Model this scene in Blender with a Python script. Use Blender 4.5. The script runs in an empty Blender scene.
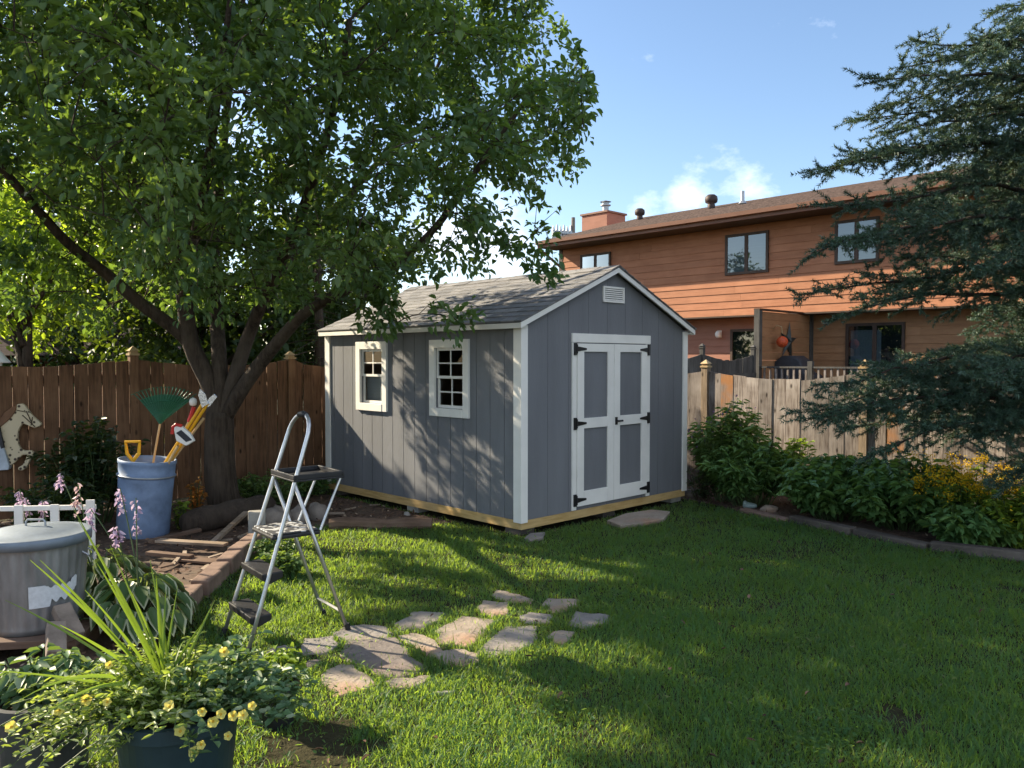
import bpy, math, random
import numpy as np
from mathutils import Vector, Matrix, Quaternion
R = math.radians
rng = np.random.default_rng(11)
random.seed(7)
scene = bpy.context.scene
COL = scene.collection

# ------------------------------------------------------------------ camera
CAM_H, FPX, PITCH = 1.65, 796.9, R(1.737)
cam = bpy.data.cameras.new('camera'); cam.sensor_width = 36; cam.lens = 36*FPX/1024
cam.clip_end = 2000; cam.clip_start = .05
camo = bpy.data.objects.new('camera', cam); COL.objects.link(camo)
camo.location = (0, 0, CAM_H); camo.rotation_euler = (R(90)-PITCH, 0, 0)
scene.camera = camo

def ray(px, py):
    dx, dy = (px-512)/FPX, -(py-384)/FPX
    c, s = math.cos(PITCH), math.sin(PITCH)
    return np.array((dx, c+dy*s, -s+dy*c))
def G(px, py, z=0.):                 # where the sight line through a photo point meets height z
    d = ray(px, py); return np.array((0, 0, CAM_H)) + d*((z-CAM_H)/d[2])
def T(px, py, Y):                    # ... meets the upright plane Y metres ahead
    d = ray(px, py); return np.array((0, 0, CAM_H)) + d*(Y/d[1])
def proj(P):
    c, s = math.cos(PITCH), math.sin(PITCH)
    z = P[..., 2]-CAM_H; f = P[..., 1]*c - z*s; u = P[..., 1]*s + z*c
    return np.stack((512+FPX*P[..., 0]/f, 384-FPX*u/f), -1)

TH = R(44.19)
VX = np.array((math.cos(TH), math.sin(TH), 0)); UX = np.array((-math.sin(TH), math.cos(TH), 0))
SHED = np.array((.0856, 7.393, 0))
def S(x, y, z=0.): return SHED + VX*x + UX*y + np.array((0, 0, z))

# ------------------------------------------------------------------ materials
def newmat(name):
    m = bpy.data.materials.new(name); m.use_nodes = True
    nt = m.node_tree; b = nt.nodes['Principled BSDF']; return m, nt, b
def nd(nt, t, **kw):
    n = nt.nodes.new(t)
    for k, v in kw.items():
        if k in n.inputs: n.inputs[k].default_value = v
        else: setattr(n, k, v)
    return n
def lk(nt, a, b): nt.links.new(a, b)
def coords(nt, stretch=(1, 1, 1), out='Object'):
    tc = nd(nt, 'ShaderNodeTexCoord'); mp = nd(nt, 'ShaderNodeMapping'); mp.inputs['Scale'].default_value = stretch
    lk(nt, tc.outputs[out], mp.inputs['Vector']); return mp.outputs['Vector']
def c4(c): return (c[0], c[1], c[2], 1)
def mixc(nt, fac, a, b):
    n = nd(nt, 'ShaderNodeMix', data_type='RGBA')
    for s, v in ((n.inputs[0], fac), (n.inputs[6], a), (n.inputs[7], b)):
        if hasattr(v, 'is_linked'): lk(nt, v, s)
        elif isinstance(v, (int, float)): s.default_value = v
        else: s.default_value = c4(v)
    return n.outputs[2]
def ramp(nt, src, p0, p1, c0=(0, 0, 0), c1=(1, 1, 1)):
    r = nd(nt, 'ShaderNodeValToRGB'); e = r.color_ramp.elements
    e[0].position, e[1].position = p0, p1; e[0].color, e[1].color = c4(c0), c4(c1)
    lk(nt, src, r.inputs[0]); return r.outputs[0]
def noise(nt, vec, scale, detail=4, rough=.55):
    n = nd(nt, 'ShaderNodeTexNoise', Scale=scale, Detail=detail, Roughness=rough); lk(nt, vec, n.inputs['Vector']); return n.outputs[0]
def bump(nt, b, h, strength=.3, dist=.01):
    n = nd(nt, 'ShaderNodeBump', Strength=strength, Distance=dist); lk(nt, h, n.inputs['Height']); lk(nt, n.outputs[0], b.inputs['Normal'])
def island(nt): return nd(nt, 'ShaderNodeNewGeometry').outputs['Random Per Island']

def M_plain(name, col, rough=.6, metal=0., var=.25, scale=6, bmp=.15, dark=None, fine=60, stretch=(1, 1, 1), spec=.4):
    m, nt, b = newmat(name); v = coords(nt, stretch)
    d = dark or tuple(c*(1-var*1.6) for c in col); lt = tuple(min(1, c*(1+var*.5)) for c in col)
    n1 = noise(nt, v, scale, 6, .6)
    lk(nt, mixc(nt, ramp(nt, n1, .3, .7), d, lt), b.inputs['Base Color'])
    b.inputs['Roughness'].default_value = rough; b.inputs['Metallic'].default_value = metal
    b.inputs['Specular IOR Level'].default_value = spec
    if bmp: bump(nt, b, noise(nt, v, fine, 3), bmp, .006)
    return m
def M_wood(name, c_dark, c_mid, c_lite, grain=(14, 14, .9), rough=.8, knots=True, isl=.5, bmp=.35, odd=None, bd=.008):
    m, nt, b = newmat(name); v = coords(nt)
    g = nd(nt, 'ShaderNodeNewGeometry'); ri = g.outputs['Random Per Island']
    cmb = nd(nt, 'ShaderNodeCombineXYZ'); mul = nd(nt, 'ShaderNodeMath', operation='MULTIPLY'); mul.inputs[1].default_value = 37.
    lk(nt, ri, mul.inputs[0]); lk(nt, mul.outputs[0], cmb.inputs[0]); lk(nt, mul.outputs[0], cmb.inputs[2])
    add = nd(nt, 'ShaderNodeVectorMath', operation='ADD'); lk(nt, v, add.inputs[0]); lk(nt, cmb.outputs[0], add.inputs[1])
    mp = nd(nt, 'ShaderNodeMapping'); mp.inputs['Scale'].default_value = grain; lk(nt, add.outputs[0], mp.inputs[0])
    n1 = noise(nt, mp.outputs[0], 3., 7, .65)
    n2 = noise(nt, add.outputs[0], 1.7, 4, .6)
    col = mixc(nt, ramp(nt, n1, .38, .6), c_dark, c_mid)
    col = mixc(nt, ramp(nt, n2, .45, .75), col, c_lite)
    if knots:
        vo = nd(nt, 'ShaderNodeTexVoronoi', Scale=1.); mp2 = nd(nt, 'ShaderNodeMapping')
        mp2.inputs['Scale'].default_value = tuple(7 if q > 5 else 3.2 for q in grain); lk(nt, add.outputs[0], mp2.inputs[0]); lk(nt, mp2.outputs[0], vo.inputs['Vector'])
        col = mixc(nt, ramp(nt, vo.outputs['Distance'], .05, .13, (1, 1, 1), (0, 0, 0)), col, tuple(c*.4 for c in c_dark))
    hs = nd(nt, 'ShaderNodeHueSaturation'); mr = nd(nt, 'ShaderNodeMapRange'); mr.inputs['To Min'].default_value = 1-isl*.6; mr.inputs['To Max'].default_value = 1+isl*.5
    lk(nt, ri, mr.inputs[0]); lk(nt, mr.outputs[0], hs.inputs['Value']); lk(nt, col, hs.inputs['Color']); col = hs.outputs[0]
    if odd:                                            # a few stained / newer boards
        gt = nd(nt, 'ShaderNodeMath', operation='GREATER_THAN'); gt.inputs[1].default_value = odd[1]
        wr = nd(nt, 'ShaderNodeMath', operation='FRACT'); m7 = nd(nt, 'ShaderNodeMath', operation='MULTIPLY'); m7.inputs[1].default_value = 7.31
        lk(nt, ri, m7.inputs[0]); lk(nt, m7.outputs[0], wr.inputs[0]); lk(nt, wr.outputs[0], gt.inputs[0])
        n3 = ramp(nt, noise(nt, add.outputs[0], 2.3, 3), .45, .6)
        mm = nd(nt, 'ShaderNodeMath', operation='MULTIPLY'); lk(nt, gt.outputs[0], mm.inputs[0]); lk(nt, n3, mm.inputs[1])
        col = mixc(nt, mm.outputs[0], col, odd[0])
    lk(nt, col, b.inputs['Base Color']); b.inputs['Roughness'].default_value = rough
    b.inputs['Specular IOR Level'].default_value = .2
    bump(nt, b, n1, bmp, bd); return m
def M_leaf(name, a, bcol, trans=.4, rough=.45, third=None, tcol=None, spec=.35, clump=None):
    m, nt, b = newmat(name); ri = island(nt)
    col = mixc(nt, ri, a, bcol)
    if third:
        r2 = nd(nt, 'ShaderNodeMath', operation='FRACT'); m7 = nd(nt, 'ShaderNodeMath', operation='MULTIPLY'); m7.inputs[1].default_value = 11.7
        lk(nt, ri, m7.inputs[0]); lk(nt, m7.outputs[0], r2.inputs[0])
        gt = nd(nt, 'ShaderNodeMath', operation='GREATER_THAN'); gt.inputs[1].default_value = third[1]; lk(nt, r2.outputs[0], gt.inputs[0])
        col = mixc(nt, gt.outputs[0], col, third[0])
    if clump:                        # whole sprays differ in tint
        col = mixc(nt, ramp(nt, noise(nt, coords(nt), clump[1], 3), .42, .66), col, clump[0])
    lk(nt, col, b.inputs['Base Color']); b.inputs['Roughness'].default_value = rough; b.inputs['Specular IOR Level'].default_value = spec
    tr = nd(nt, 'ShaderNodeBsdfTranslucent'); mx = nd(nt, 'ShaderNodeMixShader'); mx.inputs[0].default_value = trans
    tc = mixc(nt, .65, col, tcol or (.30, .42, .02)); lk(nt, tc, tr.inputs['Color'])
    lk(nt, b.outputs[0], mx.inputs[1]); lk(nt, tr.outputs[0], mx.inputs[2])
    lk(nt, mx.outputs[0], nt.nodes['Material Output'].inputs[0]); return m
def M_glass(name, tint=(.9, .95, 1), refl=.25, ior=1.5):
    m, nt, b = newmat(name); nt.nodes.remove(b)
    t = nd(nt, 'ShaderNodeBsdfTransparent', Color=c4(tint)); g = nd(nt, 'ShaderNodeBsdfGlossy', Roughness=.02)
    lw = nd(nt, 'ShaderNodeFresnel', IOR=ior); ad = nd(nt, 'ShaderNodeMath', operation='ADD'); ad.inputs[1].default_value = refl
    lk(nt, lw.outputs[0], ad.inputs[0]); mx = nd(nt, 'ShaderNodeMixShader'); lk(nt, ad.outputs[0], mx.inputs[0])
    lk(nt, t.outputs[0], mx.inputs[1]); lk(nt, g.outputs[0], mx.inputs[2]); lk(nt, mx.outputs[0], nt.nodes['Material Output'].inputs[0]); return m

M = {}
M['shed_grey'] = M_plain('shed_grey_paint', (.178, .183, .196), .75, var=.12, scale=3, bmp=.5, fine=90, stretch=(1, 1, .15))
M['white'] = M_plain('white_trim_paint', (.84, .815, .76), .55, var=.06, scale=3, bmp=.08)
M['new_pine'] = M_wood('new_pine', (.42, .27, .10), (.56, .38, .16), (.62, .44, .22), (1.2, 1.2, 14), .7, True, .1, .1)
M['osb'] = M_wood('interior_board', (.36, .25, .14), (.46, .33, .2), (.52, .39, .25), (5, 5, 5), .8, False, .2, .1)
M['black'] = M_plain('black_iron', (.012, .012, .013), .45, var=.2, bmp=.05)
M['glass'] = M_glass('window_glass', (.7, .74, .76), .012, 1.12)
M['glass_house'] = M_glass('house_window_glass', (.42, .5, .54), .12)
M['fence_brown'] = M_wood('stained_fence_wood', (.10, .052, .028), (.19, .102, .056), (.25, .14, .08), isl=.35, bmp=.3)
M['fence_brown_post'] = M_wood('stained_post_wood', (.14, .075, .04), (.22, .12, .065), (.28, .16, .09), isl=.2, bmp=.3)
M['fence_grey'] = M_wood('weathered_fence_wood', (.105, .08, .066), (.285, .245, .215), (.41, .365, .33), (30, 30, 1.3), isl=.55, bmp=.6, odd=((.36, .17, .07), .93))
M['fence_post'] = M_wood('weathered_post_wood', (.17, .125, .085), (.3, .23, .16), (.38, .29, .2), isl=.2)
M['cap_tan'] = M_wood('post_cap_wood', (.32, .22, .11), (.42, .3, .16), (.48, .36, .22), isl=.2, knots=False)
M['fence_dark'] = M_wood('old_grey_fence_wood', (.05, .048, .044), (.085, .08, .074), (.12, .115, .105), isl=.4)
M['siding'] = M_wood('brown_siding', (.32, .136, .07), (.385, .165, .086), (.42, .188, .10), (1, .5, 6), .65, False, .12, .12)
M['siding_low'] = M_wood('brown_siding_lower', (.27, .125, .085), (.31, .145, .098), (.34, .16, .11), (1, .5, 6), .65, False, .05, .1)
M['screen_wood'] = M_wood('privacy_screen_wood', (.27, .14, .07), (.33, .175, .085), (.37, .2, .1), (.8, .8, 7), .65, False, .15, .12)
M['brown_trim'] = M_plain('brown_trim', (.06, .035, .022), .6, var=.15)
M['fascia'] = M_plain('brown_fascia', (.19, .085, .05), .55, var=.12, stretch=(.3, .3, 1))
M['house_glass_back'] = M_plain('blind', (.34, .36, .36), .7, var=.08, stretch=(.3, .3, 30), scale=3)
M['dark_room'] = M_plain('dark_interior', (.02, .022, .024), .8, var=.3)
M['metal_grey'] = M_plain('grey_metal', (.4, .42, .44), .45, .7, .2)
M['rust'] = M_plain('rusty_vent_metal', (.055, .038, .034), .6, .3, .3)
M['galv'] = M_plain('galvanised_steel', (.27, .27, .27), .48, .5, .25, 9, .1, fine=30, stretch=(1, 1, .4))
M['galv_lid'] = M_plain('galvanised_lid', (.2, .24, .285), .55, .3, .15, 7, .1)
M['alum'] = M_plain('aluminium', (.62, .62, .61), .38, .85, .12, 12, .05)
M['bplastic'] = M_plain('black_plastic', (.018, .018, .02), .5, 0, .25, 12, .2)
M['paint_spots'] = None
M['blue'] = M_plain('blue_plastic', (.19, .27, .42), .55, 0, .3, 5, .12, fine=25)
M['handle_wood'] = M_wood('ash_handle', (.42, .28, .13), (.55, .38, .19), (.6, .43, .24), isl=.2, knots=False)
M['yellow'] = M_plain('yellow_plastic', (.75, .38, .015), .45, 0, .1)
M['red'] = M_plain('red_plastic', (.55, .03, .02), .45, 0, .1)
M['green_pl'] = M_plain('green_plastic', (.008, .10, .045), .45, 0, .1)
M['chrome'] = M_plain('bright_steel', (.6, .61, .63), .2, .95, .1)
M['teal_pot'] = M_plain('dark_teal_pot', (.022, .045, .055), .45, 0, .2)
M['black_pot'] = M_plain('black_pot', (.012, .012, .013), .5, 0, .3)
M['grey_pot'] = M_plain('grey_tub', (.06, .06, .06), .6, 0, .3)
M['soil'] = M_plain('soil', (.035, .024, .016), .95, 0, .5, 20, .6, fine=80)
M['stone'] = M_plain('boulder', (.25, .21, .18), .85, 0, .3, 7, .5, fine=40)
M['concrete'] = M_plain('concrete', (.36, .34, .30), .9, 0, .2, 9, .4, fine=60)
M['edging'] = M_plain('edging_block', (.25, .165, .125), .9, 0, .3, 6, .5, fine=50)
M['edging_dark'] = M_plain('weathered_edging', (.115, .095, .08), .9, 0, .35, 5, .5, fine=50)
M['timber'] = M_wood('old_timber', (.09, .055, .038), (.15, .095, .066), (.22, .15, .11), (1.4, 1.4, 12), isl=.3)
M['scrap'] = M_wood('scrap_board', (.22, .16, .11), (.33, .25, .18), (.4, .32, .25), (1.5, 10, 10), isl=.4)
M['bark'] = M_wood('bark', (.04, .03, .022), (.085, .064, .048), (.125, .098, .075), (9, 9, 1.3), .9, False, 0, 1., None, .035)
M['bark_dark'] = M_wood('dark_bark', (.03, .023, .018), (.06, .045, .035), (.085, .066, .052), (9, 9, 2), .9, False, 0, 1., None, .03)
M['leaf_main'] = M_leaf('tree_leaf', (.047, .103, .053), (.082, .155, .068), .38, .4, ((.14, .22, .075), .92), (.32, .5, .03), clump=((.125, .19, .065), 1.3))
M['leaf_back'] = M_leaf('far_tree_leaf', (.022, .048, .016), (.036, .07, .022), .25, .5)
M['needle'] = None
M['leaf_bush'] = M_leaf('bush_leaf', (.085, .19, .07), (.12, .24, .08), .35, .42, ((.19, .32, .09), .9), clump=((.15, .27, .08), 3.))
M['leaf_tall'] = M_leaf('perennial_leaf', (.085, .16, .055), (.14, .22, .07), .38, .5, ((.2, .29, .08), .8))
M['leaf_glow'] = M_leaf('backlit_lime_leaf', (.08, .15, .025), (.22, .32, .04), .55, .45, ((.04, .08, .02), .72), (.62, .8, .04))
M['brick'] = M_plain('old_brick', (.26, .205, .16), .9, 0, .3, 9, .5, fine=50)
M['leaf_lime'] = M_leaf('lime_leaf', (.16, .26, .035), (.25, .34, .05), .4, .45)
M['leaf_pet'] = M_leaf('planter_leaf', (.17, .26, .06), (.28, .36, .09), .48, .42, ((.45, .5, .27), .75), (.5, .6, .05))
M['leaf_blue'] = M_leaf('grey_green_leaf', (.085, .16, .08), (.12, .21, .1), .35, .45, ((.33, .4, .25), .8))
M['leaf_spike'] = M_leaf('spike_leaf', (.13, .22, .035), (.2, .29, .05), .45, .4)
M['leaf_hosta'] = M_leaf('hosta_leaf', (.05, .1, .035), (.075, .135, .045), .3, .4)
M['hosta_edge'] = M_leaf('hosta_margin', (.42, .45, .28), (.5, .52, .34), .3, .5)
M['leaf_orange'] = M_leaf('orange_leaf', (.42, .15, .035), (.5, .26, .06), .5, .5, None, (.7, .3, .05))
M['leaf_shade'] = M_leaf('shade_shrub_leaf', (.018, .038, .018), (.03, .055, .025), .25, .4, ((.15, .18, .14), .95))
M['petal_y'] = M_leaf('yellow_petal', (.72, .62, .1), (.8, .74, .25), .4, .5, None, (.8, .6, .05))
M['petal_eye'] = M_plain('flower_eye', (.5, .3, .015), .6, 0, .1)
M['petal_p'] = M_leaf('lilac_petal', (.42, .30, .46), (.6, .5, .62), .4, .5, None, (.6, .45, .6))
M['petal_pink'] = M_leaf('pink_petal', (.58, .40, .42), (.68, .52, .5), .4, .5, None, (.7, .5, .5))
M['petal_v'] = M_leaf('violet_petal', (.12, .06, .17), (.2, .1, .24), .3, .5, None, (.3, .15, .35))
M['petal_gold'] = M_leaf('golden_flower', (.8, .5, .015), (.85, .62, .03), .45, .5, None, (.8, .5, .02))
M['stem'] = M_plain('green_stem', (.06, .1, .03), .6, 0, .2, bmp=0)
M['stem_brown'] = M_plain('dry_stem', (.06, .04, .025), .8, 0, .2, bmp=0)
M['horse'] = None
M['dark_cloth'] = M_plain('dark_grill_cover', (.035, .036, .042), .7, 0, .2)
M['orange_orn'] = M_plain('orange_ornament', (.65, .1, .03), .5, 0, .3, 30)
M['star'] = M_plain('dark_metal_star', (.05, .055, .05), .5, .4, .2)
M['pole_grey'] = M_plain('pole_wood', (.2, .17, .14), .8, 0, .2)

def mk_grass(name, a, b_, c, dry):
    m, nt, b = newmat(name); ri = island(nt)
    v = coords(nt); big = ramp(nt, noise(nt, v, 1.6, 5, .65), .38, .66)
    col = mixc(nt, ri, a, b_); col = mixc(nt, big, col, c)
    gt = nd(nt, 'ShaderNodeMath', operation='GREATER_THAN'); gt.inputs[1].default_value = .95; lk(nt, ri, gt.inputs[0])
    col = mixc(nt, gt.outputs[0], col, dry)
    lk(nt, col, b.inputs['Base Color']); b.inputs['Roughness'].default_value = .5; b.inputs['Specular IOR Level'].default_value = .3
    tr = nd(nt, 'ShaderNodeBsdfTranslucent'); mx = nd(nt, 'ShaderNodeMixShader'); mx.inputs[0].default_value = .5
    lk(nt, mixc(nt, .78, col, (.52, .72, .06)), tr.inputs['Color']); lk(nt, b.outputs[0], mx.inputs[1]); lk(nt, tr.outputs[0], mx.inputs[2])
    lk(nt, mx.outputs[0], nt.nodes['Material Output'].inputs[0]); return m
M['grass'] = mk_grass('grass_blade', (.034, .112, .046), (.066, .168, .066), (.025, .082, .038), (.18, .17, .09))

def mk_ground():
    m, nt, b = newmat('lawn_soil'); v = coords(nt)
    col = mixc(nt, ramp(nt, noise(nt, v, 14, 6, .7), .35, .7), (.034, .03, .016), (.055, .05, .024))
    col = mixc(nt, ramp(nt, noise(nt, v, 1.1, 4), .58, .72), col, (.075, .068, .03))
    lk(nt, col, b.inputs['Base Color']); b.inputs['Roughness'].default_value = .95; b.inputs['Specular IOR Level'].default_value = .1
    bump(nt, b, noise(nt, v, 50, 4), .6, .03); return m
def mk_mulch():
    m, nt, b = newmat('mulch'); v = coords(nt)
    vo = nd(nt, 'ShaderNodeTexVoronoi', Scale=38); lk(nt, v, vo.inputs['Vector'])
    bw = nd(nt, 'ShaderNodeSeparateColor'); lk(nt, vo.outputs['Color'], bw.inputs[0])
    col = mixc(nt, bw.outputs[0], (.045, .027, .018), (.15, .09, .06))
    col = mixc(nt, ramp(nt, noise(nt, v, 2.2, 4), .5, .7), col, (.11, .08, .055))
    lk(nt, col, b.inputs['Base Color']); b.inputs['Roughness'].default_value = .95
    bump(nt, b, bw.outputs[0], .7, .03); return m
def mk_shingle():
    m, nt, b = newmat('shingles'); v = coords(nt)
    mp = nd(nt, 'ShaderNodeMapping'); mp.inputs['Rotation'].default_value = (0, 0, R(90)); lk(nt, v, mp.inputs[0])
    br = nd(nt, 'ShaderNodeTexBrick', Scale=1.); br.inputs['Brick Width'].default_value = .2; br.inputs['Row Height'].default_value = .131; br.inputs['Mortar Size'].default_value = .003
    br.inputs['Color1'].default_value = (.15, .148, .15, 1); br.inputs['Color2'].default_value = (.27, .262, .26, 1); br.inputs['Mortar'].default_value = (.05, .05, .05, 1); br.inputs['Bias'].default_value = .0
    lk(nt, mp.outputs[0], br.inputs['Vector'])
    col = mixc(nt, ramp(nt, noise(nt, v, 220, 2), .35, .65), (.75, .75, .76), (1.2, 1.2, 1.2))
    mm = nd(nt, 'ShaderNodeMix', data_type='RGBA', blend_type='MULTIPLY'); mm.inputs[0].default_value = 1
    lk(nt, br.outputs[0], mm.inputs[6]); lk(nt, col, mm.inputs[7]); lk(nt, mm.outputs[2], b.inputs['Base Color'])
    b.inputs['Roughness'].default_value = .9; bump(nt, b, noise(nt, v, 160, 2), .5, .01); return m
def mk_flag(name, a, b_, c):
    m, nt, b = newmat(name); v = coords(nt)
    col = mixc(nt, ramp(nt, noise(nt, v, 5, 6, .65), .35, .65), a, b_)
    col = mixc(nt, ramp(nt, noise(nt, v, 2.2, 3), .5, .7), col, c)
    col = mixc(nt, ramp(nt, noise(nt, v, 26, 3), .62, .75), col, tuple(q*.5 for q in a))
    lk(nt, col, b.inputs['Base Color']); b.inputs['Roughness'].default_value = .85
    bump(nt, b, noise(nt, v, 16, 6, .7), .7, .02); return m
M['ground'] = mk_ground(); M['mulch'] = mk_mulch(); M['shingle'] = mk_shingle()
M['flag_grey'] = mk_flag('grey_flagstone', (.19, .17, .155), (.28, .255, .23), (.26, .205, .16))
M['flag_tan'] = mk_flag('tan_flagstone', (.27, .215, .165), (.36, .3, .24), (.35, .2, .12))
M['flag_dark'] = mk_flag('dark_flagstone', (.14, .115, .1), (.2, .17, .15), (.2, .145, .12))
def mk_needle():
    m, nt, b = newmat('spruce_needle'); v = coords(nt)
    col = mixc(nt, ramp(nt, noise(nt, v, 5, 4), .35, .65), (.04, .088, .06), (.074, .14, .092))
    lk(nt, col, b.inputs['Base Color']); b.inputs['Roughness'].default_value = .5
    tr = nd(nt, 'ShaderNodeBsdfTranslucent', Color=(.1, .13, .03, 1)); mx = nd(nt, 'ShaderNodeMixShader'); mx.inputs[0].default_value = .2
    lk(nt, b.outputs[0], mx.inputs[1]); lk(nt, tr.outputs[0], mx.inputs[2]); lk(nt, mx.outputs[0], nt.nodes['Material Output'].inputs[0]); return m
M['needle'] = mk_needle()
def mk_spots(name, base, spot, scale, lo, hi, rough=.6):
    m, nt, b = newmat(name); v = coords(nt)
    n = nd(nt, 'ShaderNodeTexVoronoi', Scale=scale); lk(nt, v, n.inputs['Vector'])
    f = ramp(nt, n.outputs['Distance'], lo, hi, (1, 1, 1), (0, 0, 0))
    lk(nt, mixc(nt, f, base, spot), b.inputs['Base Color']); b.inputs['Roughness'].default_value = rough; return m
M['horse'] = mk_spots('spotted_horse_paint', (.56, .47, .31), (.05, .03, .02), 19, .22, .3)
M['paint_spots'] = mk_spots('paint_spattered_step', (.045, .045, .047), (.45, .45, .44), 26, .35, .5)
M['label_paint'] = M_plain('worn_white_label', (.62, .64, .66), .6, 0, .12, 40, 0)

# ------------------------------------------------------------------ mesh helpers
class MB:
    def __init__(s): s.v = []; s.f = []
    def add(s, vs, fs):
        o = len(s.v); s.v += [tuple(map(float, p)) for p in vs]; s.f += [tuple(i+o for i in f) for f in fs]; return s
    def box(s, x0, x1, y0, y1, z0, z1, mat=None):
        vs = [(x, y, z) for z in (z0, z1) for y in (y0, y1) for x in (x0, x1)]
        if mat is not None: vs = [tuple(mat @ Vector(p)) for p in vs]
        return s.add(vs, [(0, 2, 3, 1), (4, 5, 7, 6), (0, 1, 5, 4), (2, 6, 7, 3), (0, 4, 6, 2), (1, 3, 7, 5)])
    def prism(s, pts, d, closed=True):          # pts: planar 3-D outline, d: extrusion vector
        n = len(pts); d = np.array(d); a = [np.array(p, float) for p in pts]
        vs = a + [p+d for p in a]
        fs = [tuple(range(n))[::-1], tuple(range(n, 2*n))] + [(i, (i+1) % n, n+(i+1) % n, n+i) for i in range(n)]
        return s.add(vs, fs)
    def bar(s, a, b, w, h=None, up=(0, 0, 1)):   # square bar from a to b
        a, b = Vector(a), Vector(b); h = h or w; d = (b-a); L = d.length; d.normalize()
        x = d.cross(Vector(up)); x = x.normalized() if x.length > 1e-4 else Vector((1, 0, 0)); y = x.cross(d)
        m = Matrix((( x.x, d.x, y.x, a.x), (x.y, d.y, y.y, a.y), (x.z, d.z, y.z, a.z), (0, 0, 0, 1)))
        return s.box(-w/2, w/2, 0, L, -h/2, h/2, m)
    def tube(s, pts, rad, n=8, cap=True):
        P = [Vector(p) for p in pts]; k = len(P); rad = [rad]*k if isinstance(rad, (int, float)) else list(rad)
        vs = []; ref = None
        for i, p in enumerate(P):
            d = (P[min(i+1, k-1)]-P[max(i-1, 0)]).normalized()
            if ref is None: ref = d.orthogonal().normalized()
            ref = (ref - d*ref.dot(d)); ref = ref.normalized() if ref.length > 1e-5 else d.orthogonal().normalized()
            w = d.cross(ref)
            for j in range(n):
                t = 2*math.pi*j/n; vs.append(p + (ref*math.cos(t)+w*math.sin(t))*rad[i])
        fs = [(i*n+j, i*n+(j+1) % n, (i+1)*n+(j+1) % n, (i+1)*n+j) for i in range(k-1) for j in range(n)]
        if cap: fs += [tuple(range(n))[::-1], tuple(range((k-1)*n, k*n))]
        return s.add(vs, fs)
    def lathe(s, prof, n=32, c=(0, 0, 0), mat=None):
        vs = []
        for r, z in prof:
            for j in range(n):
                t = 2*math.pi*j/n; p = Vector((c[0]+r*math.cos(t), c[1]+r*math.sin(t), c[2]+z)); vs.append(mat @ p if mat else p)
        k = len(prof)
        fs = [(i*n+j, i*n+(j+1) % n, (i+1)*n+(j+1) % n, (i+1)*n+j) for i in range(k-1) for j in range(n)]
        if prof[0][0] > 1e-6: fs.append(tuple(range(n))[::-1])
        if prof[-1][0] > 1e-6: fs.append(tuple(range((k-1)*n, k*n)))
        return s.add(vs, fs)
    def build(s, name, mat, parent=None, bev=0, smooth=False, loc=None):
        me = bpy.data.meshes.new(name); me.from_pydata(s.v, [], s.f); me.validate()
        o = bpy.data.objects.new(name, me); COL.objects.link(o)
        for m in (mat if isinstance(mat, (list, tuple)) else [mat]): me.materials.append(m)
        if parent is not None: o.parent = parent
        if bev:
            b = o.modifiers.new('bevel', 'BEVEL'); b.width = bev; b.segments = 2; b.limit_method = 'ANGLE'; b.angle_limit = R(40)
        if smooth: me.shade_smooth()
        if loc is not None: o.location = loc
        return o
def mesh_np(name, V, FS, mat, parent=None, smooth=False):
    """V (n,3); FS: list of integer arrays (m,k)"""
    me = bpy.data.meshes.new(name); V = np.asarray(V, np.float32).reshape(-1, 3)
    me.vertices.add(len(V)); me.vertices.foreach_set('co', V.ravel())
    tot = np.concatenate([np.full(len(f), f.shape[1], np.int32) for f in FS]); li = np.concatenate([f.ravel() for f in FS]).astype(np.int32)
    st = np.concatenate(([0], np.cumsum(tot)[:-1])).astype(np.int32)
    me.loops.add(len(li)); me.loops.foreach_set('vertex_index', li)
    me.polygons.add(len(tot)); me.polygons.foreach_set('loop_start', st); me.polygons.foreach_set('loop_total', tot)
    if smooth: me.polygons.foreach_set('use_smooth', np.ones(len(tot), bool))
    me.update(calc_edges=True); me.materials.append(mat)
    o = bpy.data.objects.new(name, me); COL.objects.link(o)
    if parent is not None: o.parent = parent
    return o
def unit(a): return a/np.maximum(np.linalg.norm(a, axis=-1, keepdims=True), 1e-9)
def leaf_mesh(name, P, D, N, L, W, mat, parent=None, fold=.25, droop=.15):
    n = len(P); D = unit(D); Sd = unit(np.cross(D, N)); N = np.cross(Sd, D)
    L = np.broadcast_to(L, (n,))[:, None]; W = np.broadcast_to(W, (n,))[:, None]
    up = N*W*fold
    V = np.stack((P, P+D*L*.3+Sd*W*.48+up, P+D*L*.68+Sd*W*.4+up-N*L*droop*.4, P+D*L-N*L*droop,
                  P+D*L*.68-Sd*W*.4+up-N*L*droop*.4, P+D*L*.3-Sd*W*.48+up), 1)
    o = (np.arange(n)*6)[:, None]
    F = np.concatenate((o+np.array((0, 1, 2, 3)), o+np.array((0, 3, 4, 5))), 0)
    return mesh_np(name, V, [F], mat, parent)
def tag(o, label=None, cat=None, group=None, kind=None):
    if label: o['label'] = label
    if cat: o['category'] = cat
    if group: o['group'] = group
    if kind: o['kind'] = kind
    return o
def thing(name, label, cat, loc=(0, 0, 0), rz=0, group=None):
    o = bpy.data.objects.new(name, None); COL.objects.link(o); o.empty_display_size = .1
    o.location = tuple(map(float, loc)); o.rotation_euler = (0, 0, rz); return tag(o, label, cat, group)
def rvec(n): return unit(rng.normal(size=(n, 3)))

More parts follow.
